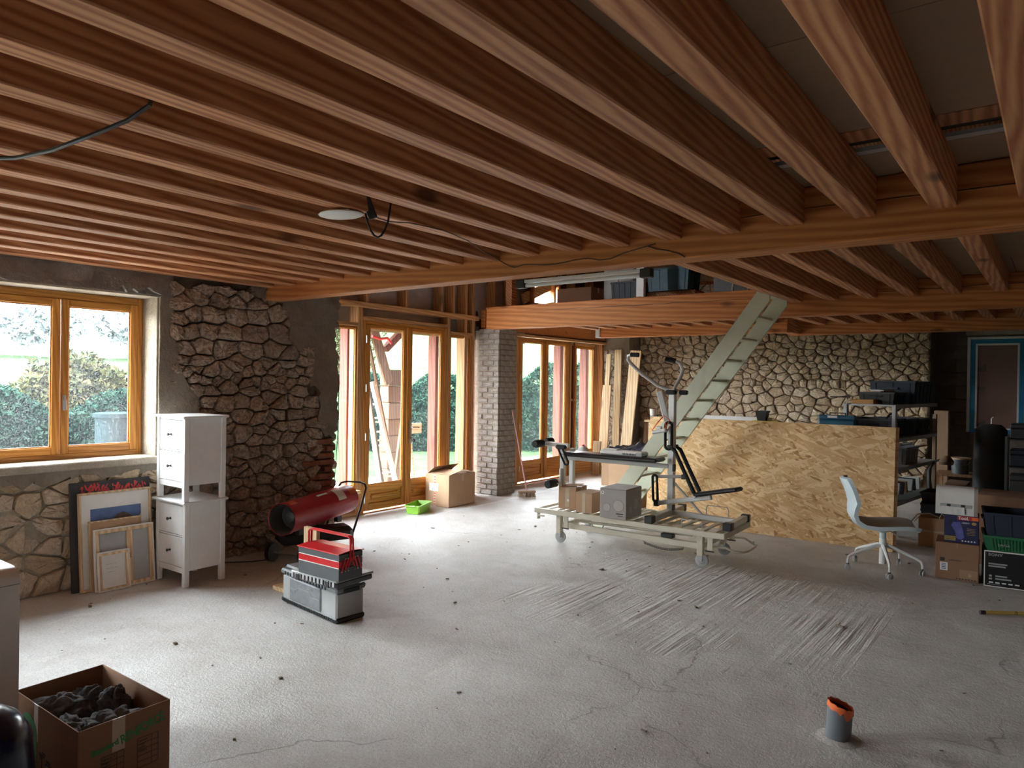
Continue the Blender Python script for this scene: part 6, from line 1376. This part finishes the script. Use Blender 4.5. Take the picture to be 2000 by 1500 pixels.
dl = empty('downlight', (-2.915, 2.315, 2.497), R(-20)); tag(dl, 'round flat white downlight hanging loose under the joists', 'light')
pt = MB().lathe([(0, 0), (.098, 0), (.103, .003), (.11, .004), (.112, .008), (.108, .012), (.085, .016), (0, .018)], ZERO, 36).build('panel', 'paper', dl, smooth='auto')
pt.rotation_euler = (R(4), R(0), 0)
sbox('spring_clip', (-.10, -.01, .014), (-.085, .01, .034), 'steel', dl, .002); sbox('spring_clip', (.085, -.01, .014), (.10, .01, .034), 'steel', dl, .002)
o = empty('led_driver', (-2.80, 2.40, 2.545)); tag(o, 'small black driver box dangling beside the downlight', 'driver'); 
b_ = MB().box((0, 0, 0), (.045, .028, .125), .004).build('body', 'black', o); b_.rotation_euler = (R(10), R(-20), R(38))
MB().tube([(.0, -.01, .05), (-.02, -.02, .02), (-.06, -.04, -.01), (-.10, -.06, .02)], .003, 6).build('lead', 'paper', o, smooth='auto')
o = MB().tube([(-2.77, 2.484, 2.712), (-2.753, 2.502, 2.645), (-2.752, 2.503, 2.57), (-2.760, 2.494, 2.485), (-2.771, 2.482, 2.437), (-2.782, 2.469, 2.409), (-2.794, 2.456, 2.399), (-2.807, 2.442, 2.408), (-2.819, 2.428, 2.433), (-2.829, 2.416, 2.474), (-2.837, 2.406, 2.523), (-2.846, 2.395, 2.588), (-2.85, 2.39, 2.63)], .0055, 8).build('black_cable', 'black', None, smooth='auto'); tag(o, 'black cable loop hanging below the downlight', 'cable')
o = MB().tube([(-2.33, 1.10, 2.64), (-2.33, 1.08, 2.54), (-2.42, 1.05, 2.50), (-2.55, .99, 2.46), (-2.75, .95, 2.44), (-3.0, .92, 2.45), (-3.3, .84, 2.48)], .0075, 8).build('black_cable', 'black', None, smooth='auto'); tag(o, 'thick black cable sagging at the upper left under the joists', 'cable')
pts = [(-2.79, 2.41, 2.50), (-2.78, 2.52, 2.49), (-2.77, 2.66, 2.508), (-2.76, 2.9, 2.512), (-2.84, 3.2, 2.512), (-2.98, 3.5, 2.512), (-3.12, 3.875, 2.508), (-3.05, 3.878, 2.47)]
rg = random.Random(3)
for i in range(10): pts.append((-3.0+i*.085, 3.878, 2.455+.012*math.sin(i*1.3)+rg.uniform(-.006, .006)))
pts += [(-2.15, 3.878, 2.47), (-2.02, 3.878, 2.49), (-1.93, 3.878, 2.505)]
o = MB().tube(pts, .0028, 5).build('thin_cable', 'black', None, smooth=True); tag(o, 'thin black cable running along the main beam face', 'cable')
o = MB().tube([(-1.98, 3.878, 2.495), (-1.92, 3.878, 2.47), (-1.85, 3.878, 2.455), (-1.78, 3.878, 2.43), (-1.74, 3.878, 2.405)], .0028, 5).build('thin_cable', 'black', None, smooth=True); tag(o, 'short thin cable branching down to the tube light', 'cable')

# ================================================================== OUTSIDE
terr = struct(MB().span((-9.4, -3, -.22), (-6.97, 13.5, -.04)).build('terrace', 'terrace'))
def gz(x, y):
    d_ = max(0.0, -x-9.4); a_ = math.degrees(math.atan2(y, -x)); k = math.exp(-((a_-46)/11.0)**2)*1.0 + .10; dd = max(0, math.hypot(x, y)-19)
    return -.30 + d_*.03 + k*min(dd, 45)*.13 + min(dd, 120)*.022 + noise.noise(V((x*.15, y*.15, 0)))*.4*min(1, dd/8)
m = MB(); vs = []; rs_ = [8.6, 9.4, 10.5, 12, 14, 16, 18.5, 21, 24, 28, 33, 40, 50, 64, 84, 110]; an_ = [R(-60+3*k) for k in range(56)]
for r_ in rs_:
    for a_ in an_: x, y = -r_*math.cos(a_), r_*math.sin(a_); vs.append((min(x, -9.3) if False else x, y, gz(x, y) if -x > 9.35 or y > 13.5 else -.30))
na = len(an_); m.add(vs, [(j*na+i, (j+1)*na+i, (j+1)*na+i+1, j*na+i+1) for j in range(len(rs_)-1) for i in range(na-1)])
g = m.build('ground', 'grass', None, smooth=True); struct(g)
def leaves(name, n_, pts_fn, size, mat, parent, seed):
    rg = np.random.RandomState(seed); C_ = pts_fn(rg, n_); n_ = len(C_); a_ = rg.rand(n_, 3)*2-1; a_ /= np.linalg.norm(a_, axis=1)[:, None]; b_ = rg.rand(n_, 3)*2-1; b_ -= a_*np.sum(a_*b_, axis=1)[:, None]; b_ /= np.linalg.norm(b_, axis=1)[:, None]
    s_ = size*(.6+.8*rg.rand(n_, 1)); q = np.stack([C_-a_*s_, C_+b_*s_*.45, C_+a_*s_, C_-b_*s_*.45], 1).reshape(-1, 3)
    me = bpy.data.meshes.new(name); me.vertices.add(len(q)); me.vertices.foreach_set('co', q.astype(np.float32).ravel()); me.loops.add(n_*4); me.loops.foreach_set('vertex_index', np.arange(n_*4, dtype=np.int32)); me.polygons.add(n_); me.polygons.foreach_set('loop_start', np.arange(0, n_*4, 4, dtype=np.int32)); me.update(); me.materials.append(M[mat])
    o_ = bpy.data.objects.new(name, me); COL.objects.link(o_); o_.parent = parent; tag(o_, kind='stuff'); return o_
def hedge(label, p0, p1, width, h_, n_, mat='leaf_dark', seed=1, size=.045, top=.12, name='hedge', z0=-.3, group=None):
    e = empty(name, (p0[0], p0[1], z0)); tag(e, label, 'hedge' if name == 'hedge' else 'shrub', group)
    d_ = np.array([p1[0]-p0[0], p1[1]-p0[1]]); L = np.linalg.norm(d_); d_ = d_/L; nn = np.array([-d_[1], d_[0]])
    def fn(rg, n_):
        t = rg.rand(n_)*L; s_ = (rg.rand(n_)*2-1); z = rg.rand(n_)**.8; bul = width/2*(1-.35*z**3); hh = h_*(1+top*np.sin(t*1.7+seed)+top*.6*np.sin(t*4.3+seed*2))
        side_ = np.sign(s_)*(1-np.abs(s_)**3*.55)
        return np.stack([d_[0]*t+nn[0]*bul*side_, d_[1]*t+nn[1]*bul*side_, z*hh], 1)
    leaves('foliage', n_, fn, size, mat, e, seed)
    def fn2(rg, n_):
        t = rg.rand(n_)*L; hh = h_*(1+top*np.sin(t*1.7+seed)+top*.6*np.sin(t*4.3+seed*2)); s_ = (rg.rand(n_)*2-1)*width*.36
        return np.stack([d_[0]*t+nn[0]*s_, d_[1]*t+nn[1]*s_, hh*(.93+.12*rg.rand(n_))], 1)
    leaves('foliage', n_//3, fn2, size, mat, e, seed+50)
    MB().prism([(0, 0), (L, 0), (L, h_*.85), (0, h_*.85)], (-nn[0]*width*.3, -nn[1]*width*.3, 0), (d_[0], d_[1], 0), (0, 0, 1), (nn[0], nn[1], 0), width*.6).build('branches', 'leaf_dark', e)
    return e
hedge('clipped dark hedge outside the left window', (-12.2, 2.2), (-11.6, 6.2), 1.3, 1.62, 15000, seed=1)
hedge('clipped dark hedge outside the glazed double door', (-14.6, 11.6), (-12.4, 14.6), 1.2, 1.95, 16000, seed=2)
hedge('tall reedy shrub outside the far glazed door', (-12.6, 14.6), (-9.0, 17.6), 1.0, 2.2, 16000, 'leaf_dark', 3, .05, .10, 'shrub')
hedge('low hedge seen through the narrow left side light', (-14.6, 8.4), (-14.0, 10.6), 1.2, 1.6, 9000, seed=6)
def tree(label, x, y, h_, r_, mat, n_, seed, size=.07):
    z = gz(x, y); e = empty('tree', (x, y, z)); tag(e, label, 'tree', 'trees beyond the hedges')
    def fn(rg, n_):
        d_ = rg.normal(size=(n_, 3)); d_ /= np.linalg.norm(d_, axis=1)[:, None]; k = .55+.45*rg.rand(n_, 1)**.5; l_ = 1+.25*np.sin(d_[:, :1]*7+seed)*np.cos(d_[:, 1:2]*6+d_[:, 2:]*5)
        return d_*k*l_*np.array([r_, r_, h_*.36])+np.array([0, 0, h_*.62])
    leaves('crown', n_, fn, size, mat, e, seed)
    MB().tube([(0, 0, -.2), (.05, 0, h_*.3), (0, .05, h_*.62)], [.10, .07, .04], 8).build('trunk', 'leaf_hazed' if size > .2 else 'plank3', e, smooth='auto')
tree('orange leaved shrub tree behind the hedge outside the left window', -14.6, 5.5, 2.15, .95, 'leaf_yellow', 7000, 3)
tree('grey green bush left of the orange shrub outside the left window', -17.0, 4.0, 2.0, 1.0, 'leaf_hazed', 6000, 4)
tree('yellowish tree filling the top of the narrow left side light', -18.5, 14.2, 5.0, 1.7, 'leaf_yellow', 9000, 5)
for i, (x, y, h_, lb) in enumerate(((-62, 14, 3.6, 'hazy far tree at the left end of the ridge line'), (-60, 20, 4.6, 'hazy far tree second from left on the ridge line'), (-58, 26, 5.0, 'hazy far tree third from left on the ridge line'), (-64, 36, 5.2, 'hazy far tree at the right end of the ridge line'))):
    tree(lb, x, y, h_, 2.8, 'leaf_hazed', 3000, 20+i, .30)
# porch timbers
po = empty('porch', (0, 0, 0)); tag(po, 'red stained timber porch posts and beams outside the glazed doors', 'porch')
for (x, y, w_) in ((-7.1, 5.765, .15), (-7.1, 7.36, .16), (-7.1, 7.99, .16), (-7.1, 10.57, .20), (-7.1, 11.45, .20)): MB().span((x-.15, y, -.04), (x, y+w_, 2.75), .006).build('post', 'red_post', po, origin=(x, y, 1))
MB().span((-8.35, 4.0, 2.42), (-8.2, 9.0, 2.60), .006).build('beam', 'red_beam', po, origin=(-8.3, 6, 2.5))
MB().span((-8.32, 6.84, -.04), (-8.17, 7.0, 2.42), .006).build('post', 'red_post', po, origin=(-8.2, 6.9, 1))
MB().bar((-8.22, 7.40, 2.12), (-8.22, 7.85, 2.50), .10, .10, .005, (1, 0, 0)).build('brace', 'red_post', po)
MB().bar((-8.15, 7.10, 2.42), (-8.36, 7.62, 1.60), .16, .05, .005, (1, 0, 0)).build('brace', 'wood_out', po)
MB().span((-9.3, 3.9, 2.76), (-7.03, 12.5, 2.80)).build('unseen_porch_roof', 'red_beam', po)  # unseen roof, added and widened to shade the floor by the doors
ld = empty('aluminium_ladder', (-7.75, 6.98, -.04)); tag(ld, 'aluminium ladder leaning outside behind the left door leaf', 'ladder')
a0, a1, b0, b1 = V((0, 0, 0)), V((-.25, -.22, 2.25)), V((0, .30, 0)), V((-.25, -.02, 1.66))
MB().bar(a0, a1, .07, .028, .003, (0, 1, 0)).build('rail', 'grey', ld); MB().bar(a0+V((.02, -.05, 0)), a1+V((.02, -.05, 0)), .07, .028, .003, (0, 1, 0)).build('rail', 'white', ld)
MB().bar(b0, b1, .07, .045, .003, (0, 1, 0)).build('rail', 'white', ld)
for i in range(8):
    t = .08+i*.12; MB().cyl(a0.lerp(a1, t*.74), b0.lerp(b1, t), .013, 8).build('rung', 'steel', ld)
ld = empty('wooden_ladder', (-7.9, 7.14, -.04)); tag(ld, 'pale wooden ladder leaning beside the aluminium one', 'ladder')
MB().bar((0, 0, 0), (-.3, -.26, 2.1), .06, .035, .003, (0, 1, 0)).build('rail', 'wood_out', ld); MB().bar((0.05, .22, 0), (-.25, -.14, 2.3), .05, .03, .003, (0, 1, 0)).build('rail', 'wood_out', ld)
for i in range(7): MB().cyl((-.03-.035*i, -.03*i, .25+i*.27), (.02-.035*i, .20-.04*i, .25+i*.27), .012, 8).build('rung', 'planky', ld)
for i in range(7):
    o = MB().box((0, 0, 0), (.22, .34, .262), .012).build('wood_block', 'wood_out', None); o.location = (-8.55, 7.86+.01*(i % 2), .0915+i*.265); o.rotation_euler = (0, 0, R((3, -4, 5, -2, 4, -3, 2)[i]))
    tag(o, ('lowest wooden block of the stack outside the door', 'second wooden block from the ground in the outside stack', 'third wooden block from the ground in the outside stack', 'middle wooden block of the outside stack', 'fifth wooden block from the ground in the outside stack', 'wooden block just below the top of the outside stack', 'topmost wooden block of the outside stack')[i], 'wood block', 'stacked wood blocks outside the door')
o = MB().tube([(-8.0, 6.95, 2.29), (-8.0, 7.1, 2.26), (-8.0, 7.25, 2.28), (-8.0, 7.33, 2.20)], .02, 8).build('red_strap', 'red', None, smooth='auto'); tag(o, 'red strap tied around the ladder tops outside', 'strap')
o = MB().span((-8.7, 8.22, -.04), (-8.6, 8.5, 1.02)).build('signboard', 'planky', None); bpy.data.objects.remove(o)
e = empty('trestle', (-8.2, 8.05, -.04)); tag(e, 'pale timber trestle with a short cross block outside the right leaf', 'trestle')
MB().bar((0, 0, 0), (0, -.22, 1.35), .04, .05, .003, (1, 0, 0)).build('leg', 'planky', e); MB().bar((0, -.45, 0), (0, -.24, 1.35), .04, .05, .003, (1, 0, 0)).build('leg', 'wood_out', e); MB().span((-.03, -.16, .84), (.03, .12, 1.0), .004).build('block', 'planky', e)
e = empty('water_barrel', (-9.25, 3.90, -.30)); tag(e, 'grey barrel standing outside before the hedge, seen through the window', 'barrel')
MB().lathe([(0, 0), (.17, 0), (.19, .05), (.205, .5), (.205, 1.44)], ZERO, 24).build('body', 'water_barrel', e, smooth='auto'); MB().lathe([(.205, 1.44), (.235, 1.445), (.235, 1.49), (.2, 1.50), (0, 1.49)], ZERO, 24).build('lid', 'water_barrel', e, smooth='auto')

# turn the lettering into plain meshes so every word is an object of its own
bpy.context.view_layer.update()
dg = bpy.context.evaluated_depsgraph_get()
for o in [o for o in bpy.data.objects if o.type == 'FONT']:
    me = bpy.data.meshes.new_from_object(o.evaluated_get(dg)); me.materials.clear(); me.materials.append(o.data.materials[0])
    n_ = bpy.data.objects.new('lettering', me); COL.objects.link(n_); n_.parent = o.parent; n_.matrix_basis = o.matrix_basis.copy()
    for k in o.keys():
        if k in ('label', 'kind', 'group', 'category'): n_[k] = o[k]
    bpy.data.objects.remove(o)
